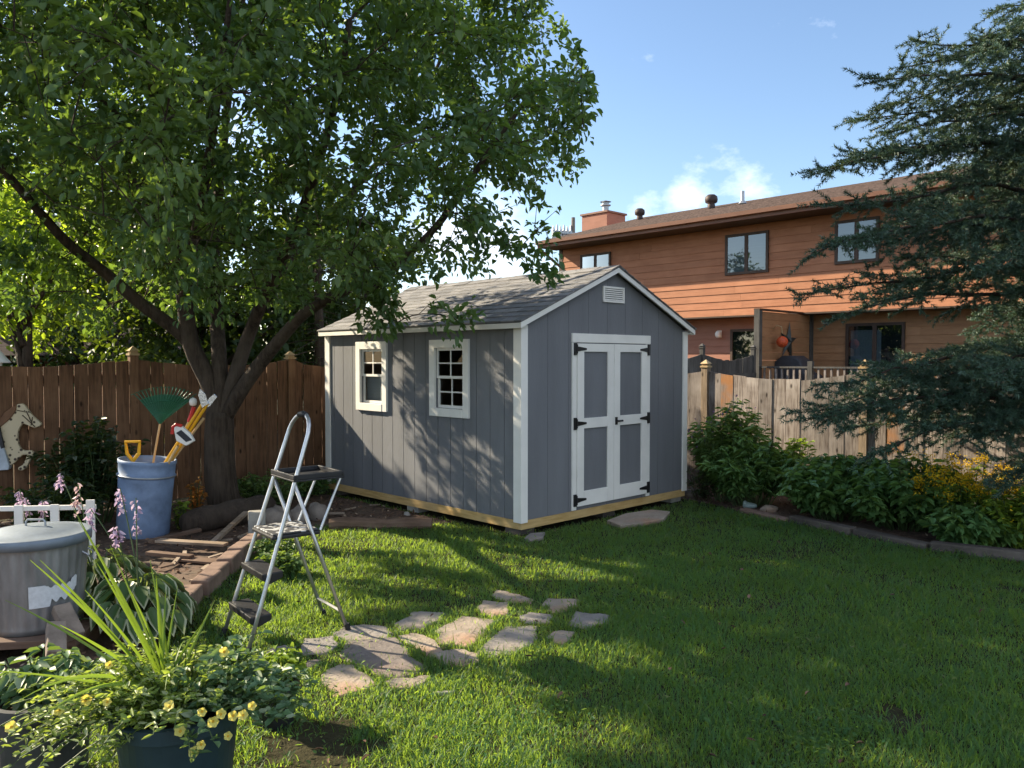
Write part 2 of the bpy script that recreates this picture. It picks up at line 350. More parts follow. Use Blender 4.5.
# ------------------------------------------------------------------ ground, beds
gm = MB(); NG = 60
gm.add([(-400, -60, 0), (400, -60, 0), (400, 800, 0), (-400, 800, 0)], [(0, 1, 2, 3)])
tag(gm.build('ground', M['ground']), kind='structure')
left_edge = [G(60, 760), G(120, 700), G(168, 628), G(200, 596), G(232, 568), G(255, 548), G(292, 531), G(330, 526), G(432, 525)]
right_edge = [G(690, 500), G(742, 513), G(790, 523), G(850, 535), G(905, 547), G(965, 554), G(1024, 561), G(1090, 575)]
bl = [tuple(p[:2]) for p in left_edge] + [tuple(S(-.05, .9)[:2]), tuple(S(-.1, 4.1)[:2]), tuple(S(-6, 4.1)[:2]), (-7, 3), (-3, 1.6)]
br = [tuple(p[:2]) for p in right_edge] + [(6.5, 5.6), tuple(S(3.95, -3.4)[:2]), tuple(S(3.95, 4.0)[:2]), tuple(S(2.75, 3.9)[:2]), tuple(S(2.75, .1)[:2])]
def sheet(name, poly, z, mat):
    b = MB(); b.add([(x, y, z) for x, y in poly], [tuple(range(len(poly)))]); return b.build(name, mat)
tag(sheet('mulch_bed', bl, .008, M['mulch']), kind='structure')
tag(sheet('mulch_bed', br, .008, M['mulch']), kind='structure')
def inpoly(x, y, poly):
    p = np.array(poly); r = np.zeros(len(x), bool); j = len(p)-1
    for i in range(len(p)):
        c = ((p[i, 1] > y) != (p[j, 1] > y)) & (x < (p[j, 0]-p[i, 0])*(y-p[i, 1])/(p[j, 1]-p[i, 1]+1e-12)+p[i, 0]); r ^= c; j = i
    return r
# mulch chips
def chips(n, poly, x0, x1, y0, y1):
    x = rng.uniform(x0, x1, n); y = rng.uniform(y0, y1, n); k = inpoly(x, y, poly); x, y = x[k], y[k]; n = len(x)
    P = np.stack((x, y, rng.uniform(.012, .03, n)), -1); D = rvec(n); D[:, 2] *= .3
    N = np.stack((rng.normal(0, .4, n), rng.normal(0, .4, n), np.ones(n)), -1)
    return P, D, N
c1 = chips(9000, bl, -6, -.2, 3, 11); c2 = chips(2500, br, 1.9, 6, 6, 11)
M['chip'] = M_leaf('mulch_chip', (.06, .035, .023), (.24, .15, .1), .0, .9, ((.36, .27, .19), .9), spec=.1)
P, D, N = (np.concatenate(q) for q in zip(c1, c2))
tag(leaf_mesh('mulch_chips', P, D, N, rng.uniform(.025, .07, len(P)), rng.uniform(.012, .025, len(P)), M['chip'], fold=.1, droop=0),
    'loose wood mulch chips scattered over the planting beds', 'mulch', kind='stuff')

# ------------------------------------------------------------------ flagstones
flags = [  # outline in the photo, colour, label
 ([(322, 676), (336, 668), (352, 667), (373, 683), (372, 689), (341, 697), (327, 690)], 'flag_tan', 'pale stepping stone nearest the flower pots, left of the dark slab'),
 ([(342, 655), (352, 643), (392, 640), (421, 667), (408, 676), (376, 677), (352, 662)], 'flag_dark', 'large dark brown stepping stone, biggest slab in the patio'),
 ([(300, 650), (306, 641), (334, 638), (336, 648), (326, 655), (303, 656)], 'flag_grey', 'pale stepping stone just below the right rear ladder foot'),
 ([(334, 633), (345, 628), (362, 625), (384, 627), (392, 634), (375, 641), (345, 641)], 'flag_grey', 'stepping stone the right rear ladder foot rests on'),
 ([(399, 625), (412, 614), (443, 614), (440, 621), (422, 629), (404, 630)], 'flag_grey', 'grey stepping stone between the ladder foot and the large tan slab'),
 ([(400, 637), (416, 634), (431, 641), (446, 655), (432, 658), (412, 646)], 'flag_tan', 'narrow tan stepping stone right of the dark brown slab'),
 ([(434, 655), (455, 650), (475, 655), (476, 663), (458, 668), (440, 664)], 'flag_tan', 'small orange tinted stepping stone at the front of the patio'),
 ([(437, 632), (462, 618), (493, 622), (482, 637), (468, 646), (443, 644)], 'flag_tan', 'large tan stepping stone in the middle of the patio'),
 ([(481, 652), (508, 628), (536, 629), (534, 642), (512, 655), (492, 657)], 'flag_grey', 'large bluish grey stepping stone right of the middle tan slab'),
 ([(476, 611), (484, 602), (509, 604), (508, 615), (492, 618)], 'flag_tan', 'cream stepping stone left of the rearmost thin slab'),
 ([(491, 596), (500, 591), (520, 595), (532, 600), (529, 604), (508, 602)], 'flag_tan', 'thin stepping stone at the very back of the patio'),
 ([(543, 606), (548, 599), (580, 601), (577, 606), (556, 614)], 'flag_tan', 'pale stepping stone at back right of the patio'),
 ([(520, 618), (528, 614), (551, 616), (548, 624), (528, 625)], 'flag_grey', 'small grey stepping stone in front of the back right pale one'),
 ([(568, 625), (580, 614), (608, 616), (606, 624), (588, 629)], 'flag_grey', 'bluish stepping stone farthest right in the patio'),
 ([(549, 638), (556, 632), (573, 634), (570, 643), (556, 645)], 'flag_tan', 'small brownish stepping stone half sunk in the grass on the right'),
 ([(385, 684), (402, 680), (428, 677), (424, 683), (404, 690), (390, 689)], 'flag_tan', 'slim tan stepping stone at the front edge beside bare grass'),
 ([(266, 653), (280, 647), (296, 650), (284, 657), (270, 658)], 'flag_grey', 'small grey stepping stone half buried behind the black flower pot'),
 ([(294, 668), (306, 662), (322, 661), (312, 669), (298, 672)], 'flag_dark', 'mossy little stepping stone between pots and pale slab'),
]
holes = []
for pts, mt, lab in flags:
    W = [G(x, y) for x, y in pts]; c = sum(W)/len(W); out = []
    for i in range(len(W)):                          # roughen the outline
        a, b = W[i], W[(i+1) % len(W)]
        for t in (0, .33, .66):
            p = a+(b-a)*t; p = c+(p-c)*1.1; out.append(p + np.array((*rng.normal(0, .01, 2), 0)))
    holes.append([tuple((c+(p-c)*rng.uniform(.84, .97))[:2]) for p in out])
    b = MB(); lo = [(p[0]-c[0], p[1]-c[1], -.05) for p in out]; hi = rng.uniform(.006, .013)
    b.prism(lo, (0, 0, .05+hi))
    o = b.build('stepping_stone', M[mt], bev=.008); o.location = c; tag(o, lab, 'stone', 'stepping stones set in the lawn')
# slabs in front of the shed
def slab(pts, lab, mt='concrete', name='stone_slab', h=.04):
    W = [G(x, y) for x, y in pts]; c = sum(W)/len(W); holes.append([tuple(p[:2]) for p in W])
    o = MB().prism([(p[0]-c[0], p[1]-c[1], -.03) for p in W], (0, 0, .03+h)).build(name, M[mt], bev=.008); o.location = c
    return tag(o, lab, 'slab')
slab([(607, 524), (625, 517), (652, 513), (670, 515), (664, 522), (640, 527), (620, 529)], 'flat tan stone slab on the ground under the shed doors', 'flag_tan')
slab([(524, 541), (530, 536), (545, 535), (543, 540), (530, 543)], 'small grey stone slab beside the near corner of the shed', 'flag_grey', h=.03)

# ------------------------------------------------------------------ grass
dirt = [(G(325, 757)[:2], .26), (G(905, 722)[:2], .14), (G(300, 745)[:2], .16), (G(570, 690)[:2], .0), (G(1010, 590)[:2], .1)]
def in_shed(x, y):
    d = np.stack((x-SHED[0], y-SHED[1]), -1); a = d @ VX[:2]; b = d @ UX[:2]
    return (a > -.02) & (a < 2.73) & (b > -.02) & (b < 3.45)
def grass():
    X, Y = [], []
    for y0, y1, dens in ((1.6, 2.6, 3000), (2.6, 3.4, 15000), (3.4, 4.2, 15000), (4.2, 5.2, 12000), (5.2, 6.5, 8500), (6.5, 8, 6000), (8, 9.6, 4200), (9.6, 11.5, 2200)):
        xa, xb = -.75*y1-.6, .75*y1+.9; n = int((xb-xa)*(y1-y0)*dens)
        X.append(rng.uniform(xa, xb, n)); Y.append(rng.uniform(y0, y1, n))
    x, y = np.concatenate(X), np.concatenate(Y)
    # patchy density
    d = np.sin(x*3.1+np.sin(y*2.3)*1.7)*np.sin(y*2.7+np.sin(x*1.9)*1.4)
    d = .6*d+.5*np.sin(x*9.1+2*np.sin(y*6.7))*np.sin(y*8.3+2*np.sin(x*5.9)); d = np.clip(d, -1, 1)
    k = rng.random(len(x)) < .8+.25*d
    k &= ~inpoly(x, y, bl) & ~inpoly(x, y, br) & ~in_shed(x, y)
    for h in holes: k &= ~(inpoly(x, y, h) & (rng.random(len(x)) < .975))
    for c, r in dirt:
        q = np.hypot(x-c[0], (y-c[1])*.8)
        if r > 0: k &= ~((q < r*(.75+.35*np.sin(np.arctan2(y-c[1], x-c[0])*5))) & (rng.random(len(x)) < .9))
    # beyond the right fence / left fence
    d2 = np.stack((x-SHED[0], y-SHED[1]), -1); k &= (d2 @ VX[:2] < 3.9) & (d2 @ UX[:2] < 4.0)
    x, y, d = x[k], y[k], d[k]; n = len(x)
    h = rng.gamma(5, .006, n)*(1+.4*d); h = np.clip(h, .015, .085); w = .0011+.0003*y; w = w*rng.uniform(.7, 1.3, n)
    az = rng.uniform(0, 2*np.pi, n); sd = np.stack((np.cos(az), np.sin(az), 0*az), -1)
    la = az+np.pi/2+rng.normal(0, .5, n); lean = np.stack((np.cos(la), np.sin(la), 0*la), -1)*(h*rng.uniform(.2, 1.5, n))[:, None]
    B = np.stack((x, y, 0*x), -1); up = np.array((0, 0, 1.)); H = h[:, None]; W = w[:, None]
    mid = B+up*H*.6+lean*.35; tip = B+up*H*.93+lean
    V = np.stack((B-sd*W, B+sd*W, mid-sd*W*.75, mid+sd*W*.75, tip), 1)
    o = (np.arange(n)*5)[:, None]
    print('grass blades', n)
    return mesh_np('grass', V, [o+np.array((0, 1, 3, 2)), o+np.array((2, 3, 4))], M['grass'])
tag(grass(), 'short mown green lawn grass in patches of sun and shade', 'grass', kind='stuff')
# ------------------------------------------------------------------ shed
W_, L_, ZW, ZE, ZR = 2.696, 3.397, .1445, 1.985, 2.615
shed = thing('shed', 'dark grey garden shed with white trim, double doors and two side windows', 'shed', SHED, TH)
def boards(b, axis, off, thick, u0, u1, zfun, z0, hol, step=.2, gap=.008, first=0.):
    """vertical siding boards on the plane x=off (axis 'y') or y=off (axis 'x'); back boards sit behind the grooves"""
    def put(a0, a1, zz0, zz1a, zz1b, t0, t1):
        if axis == 'x': pts = [(a0, t0, zz0), (a1, t0, zz0), (a1, t0, zz1b), (a0, t0, zz1a)]; d = (0, t1-t0, 0)
        else: pts = [(t0, a0, zz0), (t0, a1, zz0), (t0, a1, zz1b), (t0, a0, zz1a)]; d = (t1-t0, 0, 0)
        b.prism(pts, d)
    def cells(a0, a1, t0, t1):
        cuts = sorted({a0, a1} | {h[k] for h in hol for k in (0, 1) if a0 < h[k] < a1})
        for c0, c1 in zip(cuts, cuts[1:]):
            if c1-c0 < 1e-4: continue
            hh = sorted([(h[2], h[3]) for h in hol if h[0] <= c0+1e-6 and h[1] >= c1-1e-6]); z = z0
            for p, q in hh: put(c0, c1, z, p, p, t0, t1); z = q
            put(c0, c1, z, zfun(c0), zfun(c1), t0, t1)
    e = thick
    a = u0+first
    while a < u1-1e-4:
        a1 = min(a+step-gap, u1)
        if axis == 'x' and a < W_/2 < a1:
            cells(a, W_/2, off, off+.006*np.sign(e)); cells(W_/2, a1, off, off+.006*np.sign(e))
        else: cells(a, a1, off, off+.006*np.sign(e))
        a += step
    if axis == 'x':
        cells(u0, W_/2, off+.006*np.sign(e), off+e); cells(W_/2, u1, off+.006*np.sign(e), off+e)
    else: cells(u0, u1, off+.006*np.sign(e), off+e)
gz = lambda x: ZE-.01+(ZR-.03-ZE)*(1-abs(x-W_/2)/(W_/2))
flat = lambda u: ZE-.01
w1 = (2.109, 2.719, 1.067, 1.857); w2 = (.718, 1.339, 1.067, 1.857); TW = .085
hol = [(w[0]+TW, w[1]-TW, w[2]+TW, w[3]-TW) for w in (w1, w2)]
b = MB(); boards(b, 'y', 0, .03, .031, L_-.031, flat, ZW, hol); boards(b, 'y', W_, -.03, .031, L_-.031, flat, ZW, [])
boards(b, 'x', 0, .03, 0, W_, gz, ZW, [], step=.3, gap=.004, first=.06); boards(b, 'x', L_, -.03, 0, W_, gz, ZW, [], step=.3)
b.build('wall', M['shed_grey'], shed)
b = MB(); b.box(.035, W_-.035, .035, L_-.035, ZW+.002, ZW+.02)
for y in (.05, L_-.07): b.prism([(.04, y, .17), (W_-.04, y, .17), (W_-.04, y, ZE-.02), (W_/2, y, ZR-.08), (.04, y, ZE-.02)], (0, .012, 0))
b.box(W_-.06, W_-.045, .07, L_-.08, .17, ZE-.03)
b.build('lining', M['osb'], shed)
b = MB(); b.box(0, W_, -.002, .04, .06, ZW-.002); b.box(0, W_, L_-.04, L_, .06, ZW-.002); b.box(-.002, .04, .041, L_-.041, .06, ZW-.002); b.box(W_-.04, W_, .041, L_-.041, .06, ZW-.002)
b.build('floor_frame', M['new_pine'], shed, .003)
for x in (.12, W_/2, W_-.12):
    for y in (.14, L_/2, L_-.14): MB().box(x-.1, x+.1, y-.1, y+.1, -.02, .058).build('support_block', M['concrete'] if (x+y) % 1 > .5 else M['edging_dark'], shed, .006)
# corner trim: two boards per corner
for cx, sx in ((0, -1), (W_, 1)):
    for cy, sy in ((0, -1), (L_, 1)):
        b = MB(); t = .018
        xa, xb = sorted((cx+sx*t, cx-sx*.07)); ya, yb = sorted((cy, cy+sy*t)); b.box(xa, xb, ya, yb, ZW-.02, ZE-.012)
        xa, xb = sorted((cx, cx+sx*t)); ya, yb = sorted((cy-sy*.001, cy-sy*.088)); b.box(xa, xb, ya, yb, ZW-.02, ZE-.012)
        b.build('corner_trim', M['white'], shed, .002)
# roof
OX, OY0, OY1 = .08, .077, .065
half = W_/2+OX; slope = (ZR-ZE-.02)/half; run = math.hypot(half, ZR-ZE-.02)
def roof_side(sg):
    b = MB(); n = 12
    P = lambda d, h: (W_/2+sg*(half-d/run*half) - 0*h, 0, ZE+.02+d/run*(ZR-ZE-.02)+h)
    y0, y1 = -OY0-.012, L_+OY1+.012
    dk = [P(0, -.012), P(run, -.012), P(run, .0), P(0, .0)]; b.prism([(p[0], y0+.01, p[2]) for p in dk], (0, y1-y0-.02, 0))
    for i in range(n):
        d0, d1 = run*i/n-.012, run*(i+1)/n+.02
        q = [P(d0, .0015), P(min(d1, run), .0015), P(min(d1, run), .004), P(d0, .0125)]
        b.prism([(p[0], y0, p[2]) for p in q], (0, y1-y0, 0))
    return b
for sg in (-1, 1): roof_side(sg).build('roof_slope', M['shingle'], shed)
b = MB()
for i in range(14):
    y0 = -OY0-.012+i*.254; y1 = min(y0+.27, L_+OY1+.012); h = .016+.004*(i % 2)
    for sg in (-1, 1): b.prism([(W_/2, y0, ZR+h), (W_/2+sg*.13, y0, ZR+h-.13*slope), (W_/2+sg*.13, y0, ZR+h-.13*slope-.004), (W_/2, y0, ZR+h-.004)], (0, y1-y0, 0))
b.build('ridge_cap', M['shingle'], shed)
for sg in (-1, 1):
    x = W_/2+sg*half
    MB().box(min(x, x-sg*.018), max(x, x-sg*.018), -OY0+.001, L_+OY1-.001, ZE-.045, ZE+.005).build('fascia', M['white'], shed, .002)
    MB().box(min(W_/2+sg*(W_/2+.004), x-sg*.02), max(W_/2+sg*(W_/2+.004), x-sg*.02), -OY0+.02, L_+OY1-.02, ZE-.034, ZE-.024).build('soffit', M['white'], shed)
    for y in (-OY0, L_+OY1-.02):
        p = [(x, y, ZE-.045), (W_/2, y, ZR-.062), (W_/2, y, ZR+.0), (x, y, ZE+.006)]
        MB().prism(p, (0, .02, 0)).build('rake_board', M['white'], shed, .002)
# gable vent
vt = MB(); x0, x1, z0, z1 = 1.175, 1.525, 2.245, 2.41
vt.box(x0, x0+.022, -.018, -.001, z0, z1); vt.box(x1-.022, x1, -.018, -.001, z0, z1); vt.box(x0+.022, x1-.022, -.018, -.001, z0, z0+.02); vt.box(x0+.022, x1-.022, -.018, -.001, z1-.02, z1)
vo = vt.build('gable_vent', M['white'], shed, .002)
lv = MB()
for i in range(6): z = z0+.024+i*.0205; lv.prism([(x0+.02, -.016, z), (x0+.02, -.003, z+.014), (x0+.02, -.001, z+.014), (x0+.02, -.014, z-.002)], (x1-x0-.04, 0, 0))
lv.build('louvre', M['white'], vo)
# doors
D0, D1, DZ0, DZ1 = .696, 1.979, .181, 1.913
fr = MB(); fr.box(D0, D0+.062, -.02, -.001, DZ0-.03, DZ1-.092); fr.box(D1-.062, D1, -.02, -.001, DZ0-.03, DZ1-.092); fr.box(D0-.004, D1+.004, -.024, -.001, DZ1-.09, DZ1)
fr.build('door_frame', M['white'], shed, .003)
mid = (D0+D1)/2; lz0, lz1 = DZ0+.004, DZ1-.1
for k, (a, c) in enumerate(((D0+.066, mid-.003), (mid+.003, D1-.066))):
    H = lz1-lz0; pan = MB(); pan.box(a, c, -.012, -.002, lz0, lz1)
    door = pan.build('door', M['shed_grey'], shed)
    rl = MB(); sw = .098; y0, y1 = -.031, -.0125
    rl.box(a, a+sw, y0, y1, lz0, lz1); rl.box(c-sw, c, y0, y1, lz0, lz1)
    for q0, q1 in ((0, .09), (.477, .54), (.95, 1.)): 
        za, zb = lz0+H*(q0 if q0 else 0), lz0+H*q1
        rl.box(a+sw, c-sw, y0, y1, za, zb)
    rl.build('door_rails', M['white'], door, .003)
    for hz in (lz0+.065, lz0+H*.51, lz1-.055):
        h = MB(); e = a if k == 0 else c; sg = 1 if k == 0 else -1
        h.box(*sorted((e-sg*.052, e-sg*.014)), -.034, -.026 if False else -.0205, hz-.06, hz+.06)
        h.prism([(e-sg*.012, -.0315, hz-.026), (e+sg*.13, -.0315, hz-.009), (e+sg*.13, -.0315, hz+.009), (e-sg*.012, -.0315, hz+.026)], (0, -.005, 0))
        h.tube([(e-sg*.012, -.035, hz-.045), (e-sg*.012, -.035, hz+.045)], .007)
        h.build('hinge', M['black'], door)
    if k == 1:
        h = MB(); h.box(a+.012, a+.05, -.037, -.0315, lz0+H*.508-.04, lz0+H*.508+.04); h.tube([(a+.03, -.037, lz0+H*.508), (a+.03, -.065, lz0+H*.508), (a+.1, -.065, lz0+H*.508)], .011)
        h.build('handle', M['black'], door, .002)
# side windows
for i, w in enumerate((w1, w2)):
    y0, y1, z0, z1 = w; f = MB(); t = .03
    f.box(-t, -.001, y0, y0+TW, z0, z1); f.box(-t, -.001, y1-TW, y1, z0, z1); f.box(-t, -.001, y0+TW, y1-TW, z1-TW, z1); f.box(-t-.006, -.001, y0+TW, y1-TW, z0, z0+TW)
    win = f.build('window', M['white'], shed, .003)
    a0, a1, c0, c1 = y0+TW+.001, y1-TW-.001, z0+TW+.001, z1-TW-.001; zm = (c0+c1)/2+.01
    for nm, q0, q1, x, mun in (('upper_sash', zm-.012, c1, .004, True), ('lower_sash', c0, zm+.014, .021, i == 1)):
        s = MB(); e = .026 if nm == 'upper_sash' else .03
        s.box(x, x+.015, a0, a0+e, q0, q1); s.box(x, x+.015, a1-e, a1, q0, q1); s.box(x, x+.015, a0+e, a1-e, q1-e, q1); s.box(x, x+.015, a0+e, a1-e, q0, q0+e)
        if mun:
            ym = (a0+a1)/2; zq = (q0+q1)/2; s.box(x+.002, x+.012, ym-.007, ym+.007, q0+e, q1-e); s.box(x+.003, x+.011, a0+e, ym-.007, zq-.007, zq+.007); s.box(x+.003, x+.011, ym+.007, a1-e, zq-.007, zq+.007)
        so = s.build(nm, M['white'], win)
        g = MB(); g.add([(x+.008, a0+e, q0+e), (x+.008, a1-e, q0+e), (x+.008, a1-e, q1-e), (x+.008, a0+e, q1-e)], [(0, 1, 2, 3)]); g.build('pane', M['glass'], so)
    if i == 0:      # pale blind half drawn behind the left window
        MB().box(.075, .08, a0, a1, c0+.03, zm-.02).build('blind', M['house_glass_back'], win)

# ------------------------------------------------------------------ fences
def fence(label, org, dirv, s0, s1, posts, pw, gap, top, mats, rails_side, post_h, pt=.018, pz=(.3, 1.3), name='wood_fence', psize=.09, z0=.02, cap='pyramid'):
    org = np.array(org); dirv = np.array(dirv); ang = math.atan2(dirv[1], dirv[0])
    root = thing(name, label, 'fence', org, ang)
    edges = [s0]+sorted(p for p in posts if s0 < p < s1)+[s1]
    for a, c in zip(edges, edges[1:]):
        b = MB(); a2 = a+psize/2+.004; c2 = c-psize/2-.004; n = max(1, round((c2-a2+gap)/(pw))); stp = (c2-a2+gap)/n
        for i in range(n):
            x0 = a2+i*stp; x1 = x0+stp-gap; j = rng.normal(0, .004); dz = rng.normal(0, .006); dx = rng.normal(0, .0015)
            b.box(x0+dx, x1+dx, j-pt/2, j+pt/2, z0+rng.uniform(0, .02), 0)
            vs = b.v; k = len(vs)-4
            for q in range(4): x = vs[k+q][0]; vs[k+q] = (x, vs[k+q][1], top(x, a, c)+dz)
        b.build('picket_panel', mats[0], root)
        for z in pz: MB().box(a+psize/2+.001, c-psize/2-.001, *sorted((rails_side*(pt/2+.012), rails_side*(pt/2+.05))), z-.045, z+.045).build('rail', mats[0], root)
    for p in posts:
        h = post_h(p); po = MB().box(p-psize/2, p+psize/2, -psize/2, psize/2, -.02, h).build('post', mats[1], root, .003)
        c = MB(); e = psize/2+.012; c.box(p-e, p+e, -e, e, h, h+.022)
        k = psize/2-.004; c.box(p-k, p+k, -k, k, h+.022, h+.05); c.add([(p-e, -e, h+.05), (p+e, -e, h+.05), (p+e, e, h+.05), (p-e, e, h+.05), (p, 0, h+.05+e*1.0)], [(0, 1, 4), (1, 2, 4), (2, 3, 4), (3, 0, 4), (3, 2, 1, 0)])
        c.build('cap', mats[2], po)
    return root
FL, FR = 4.1, 3.96        # local offsets of the two boundary fences
def topL(x, a, c): t = (x-a)/(c-a); return 1.655-.075*math.sin(math.pi*t)-(.04 if x > 0 else 0)
fence('reddish brown stained board fence behind the tree and barrel', S(0, FL), VX, -6.9, FR-.06, [-5.95, -3.97, -2.04, -.116, 1.9], .139, .009, topL,
      (M['fence_brown'], M['fence_brown_post'], M['cap_tan']), 1, lambda p: 1.70 if p < -1 else 1.66, pz=(.25, .9, 1.45))
def topR(x, a, c): t = (x-a)/(c-a); return 1.505-.10*math.sin(math.pi*t)
# origin at local y=FL running towards the camera (-UX)
fence('weathered pale grey plank fence with scalloped tops along the flower bed', S(FR, FL), -UX, 0, 10.4, [1.43, 3.58, 5.65, 7.7, 9.8], .187, .005, topR,
      (M['fence_grey'], M['fence_post'], M['cap_tan']), 1, lambda p: 1.55, pz=(.3, 1.2))
# dark stake in front of the right fence
p = T(870, 470, 9.05); st = MB().tube([(0, 0, 0), (0, 0, 1.46)], .017, 8).add([], []).box(-.03, .03, -.004, .004, .0, .2)
o = st.build('garden_stake', M['black']); o.location = (p[0], p[1], 0); tag(o, 'thin dark metal stake standing in front of the pale plank fence', 'stake')

# ------------------------------------------------------------------ neighbour's house (its local x runs away from us, y to the left)
HB, HE = 2.85, 5.24        # underside of the upper storey, eave underside
u_end = 7.04; HO = np.array((6.49, 21.2, 0))+UX*u_end*1.0
house = thing('house', 'brown wood sided two storey house with long low roof beyond the fences', 'house', HO, TH)
PS0 = np.array((7.78, 20.74, 0)); LEN = 17.; DEP = 9.0; OH = .86
def laps(x, y0, y1, z0, z1, hgt=.2, t=.022):
    b = MB(); n = int(round((z1-z0)/hgt)); h = (z1-z0)/n
    for i in range(n):
        za, zb = z0+i*h, z0+(i+1)*h; cuts = [y1]
        y = y1-random.uniform(1.5, 4.5)
        while y > y0+1: cuts.append(y); y -= random.choice((3.6, 4.2, 4.9))
        cuts.append(y0)
        for c0, c1 in zip(cuts, cuts[1:]): b.prism([(x-t, c0-.002, za), (x, c0-.002, za), (x, c0-.002, zb+.0), (x-.004, c0-.002, zb)], (0, c1-c0+.004, 0))
    return b
b = laps(0, -LEN, 0, HB, HE); b.box(0, DEP, -LEN, 0, HB, HE); b.build('upper_wall', M['siding'], house)
INS = .6
sy_ = (PS0-HO) @ UX
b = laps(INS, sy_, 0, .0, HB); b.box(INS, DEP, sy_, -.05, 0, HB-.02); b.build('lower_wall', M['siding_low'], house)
b = laps(INS, -LEN, sy_-.002, .0, HB); b.box(INS, DEP, -LEN+.05, sy_-.002, 0, HB-.02); b.build('patio_wall', M['screen_wood'], house)
MB().box(-.03, .0, -.12, .03, HB, HE).build('corner_board', M['brown_trim'], house)
MB().box(-.035, INS+.0, -LEN, 0, HB-.04, HB-.005).build('overhang_underside', M['brown_trim'], house)
ps = .262
def rz(x): return HE+.2+(x+OH)*ps
rm = M_plain('brown_roof_shingles', (.15, .105, .09), .9, var=.42, scale=5, fine=30, stretch=(.8, 2.2, .8), bmp=.4)
b = MB(); y0, y1 = -LEN-.4, .18; xr = DEP/2
for i in range(30):
    xa, xb = -OH+i*(xr+OH)/30, -OH+(i+1)*(xr+OH)/30+.02
    b.prism([(xa, y0, rz(xa)), (xb, y0, rz(xb)), (xb, y0, rz(xb)+.012), (xa, y0, rz(xa)+.025)], (0, y1-y0, 0))
b.prism([(xr, y0, rz(xr)), (DEP+OH, y0, rz(-OH)), (DEP+OH, y0, rz(-OH)+.03), (xr, y0, rz(xr)+.03)], (0, y1-y0, 0))
roof = b.build('roof', rm, house)
b = MB(); b.prism([(0, 0, 0)]*0 or [(-.0, -.02, HE+.02), (xr, -.02, rz(xr)-.02), (DEP, -.02, HE+.02)], (0, -.1, 0)); b.build('gable_wall', M['siding'], house)
MB().box(-OH-.02, -OH+.02, y0, y1, HE+.0, HE+.21).build('fascia', M['fascia'], house)
g = MB(); g.prism([(-OH-.021, y0, HE+.08), (-OH-.13, y0, HE+.1), (-OH-.14, y0, HE+.2), (-OH-.021, y0, HE+.19)], (0, y1-y0, 0)); g.build('gutter', M['fascia'], house)
MB().box(-OH+.021, -.001, y0, y1, HE+.001, HE+.03).build('soffit', M['brown_trim'], house)
MB().tube([(-OH-.08, .08, HE+.1), (-OH-.08, .08, HE-.02), (-.08, -.35, HE-.75), (-.08, -.35, HB)], .045, 8).build('downspout', M['fascia'], house)
def hwall_y(px, xoff=0.):     # local y where the sight line through photo column px meets the wall plane x = xoff
    t = (px-512)/FPX*1.0; o = HO+VX*xoff
    return (t*o[1]-o[0])/(UX[0]-t*UX[1])
def hwin(ya, yb, z0, z1, xo=0., sashes=2, back='house_glass_back', rat=.5):
    yl, yr = max(ya, yb), min(ya, yb); t = .07; f = MB(); e = xo-.06
    f.box(e, xo-.001, yl-t, yl, z0, z1); f.box(e, xo-.001, yr, yr+t, z0, z1); f.box(e, xo-.001, yr+t, yl-t, z1-t, z1); f.box(e, xo-.001, yr+t, yl-t, z0, z0+t)
    ym = yr+t+(yl-yr-2*t)*rat
    if sashes == 2: f.box(e+.004, xo-.001, ym-.05, ym+.05, z0+t, z1-t)
    w = f.build('window', M['brown_trim'], house)
    MB().box(xo-.026, xo-.023, yr+t, yl-t, z0+t, z1-t).build('blind', M[back], w)
    g = MB(); g.add([(xo-.04, yr+t, z0+t), (xo-.04, yl-t, z0+t), (xo-.04, yl-t, z1-t), (xo-.04, yr+t, z1-t)], [(0, 1, 2, 3)]); g.build('pane', M['glass_house'], w)
    return w
def hz(py, px, xo=0.): y = hwall_y(px, xo); P = HO+VX*xo+UX*y; return T(px, py, P[1])[2]
hwin(hwall_y(725), hwall_y(768), hz(274, 746), hz(233, 746))
hwin(hwall_y(834), hwall_y(878), hz(263, 855), hz(219, 855))
hwin(hwall_y(581), hwall_y(611), hz(288, 600), hz(253, 600))
# lower door, lamp
hwin(hwall_y(731, INS), hwall_y(757, INS), .7, hz(329, 745, INS), INS, 1, 'dark_room')
sd = hwin(hwall_y(846, INS), hwall_y(905, INS), .55, hz(323, 870, INS), INS, 2, 'dark_room')
vb = MB()
yl = hwall_y(852, INS); yr = hwall_y(880, INS)
for i in range(12): yy = yl+(yr-yl)*i/11; vb.box(INS-.032, INS-.029, yy-.03, yy+.03, .62, hz(330, 870, INS))
vb.build('vertical_blind', M['house_glass_back'], sd)
yy = hwall_y(720, INS); zz = hz(334, 720, INS)
lm = MB().lathe([(0, -.1), (.05, -.1), (.075, -.06), (.085, .0), (.06, .06), (.02, .09), (0, .09)], 12, (INS-.12, yy, zz)).box(INS-.04, INS-.021, yy-.06, yy+.06, zz-.1, zz+.1).build('wall_lamp', M['white'], house, 0)
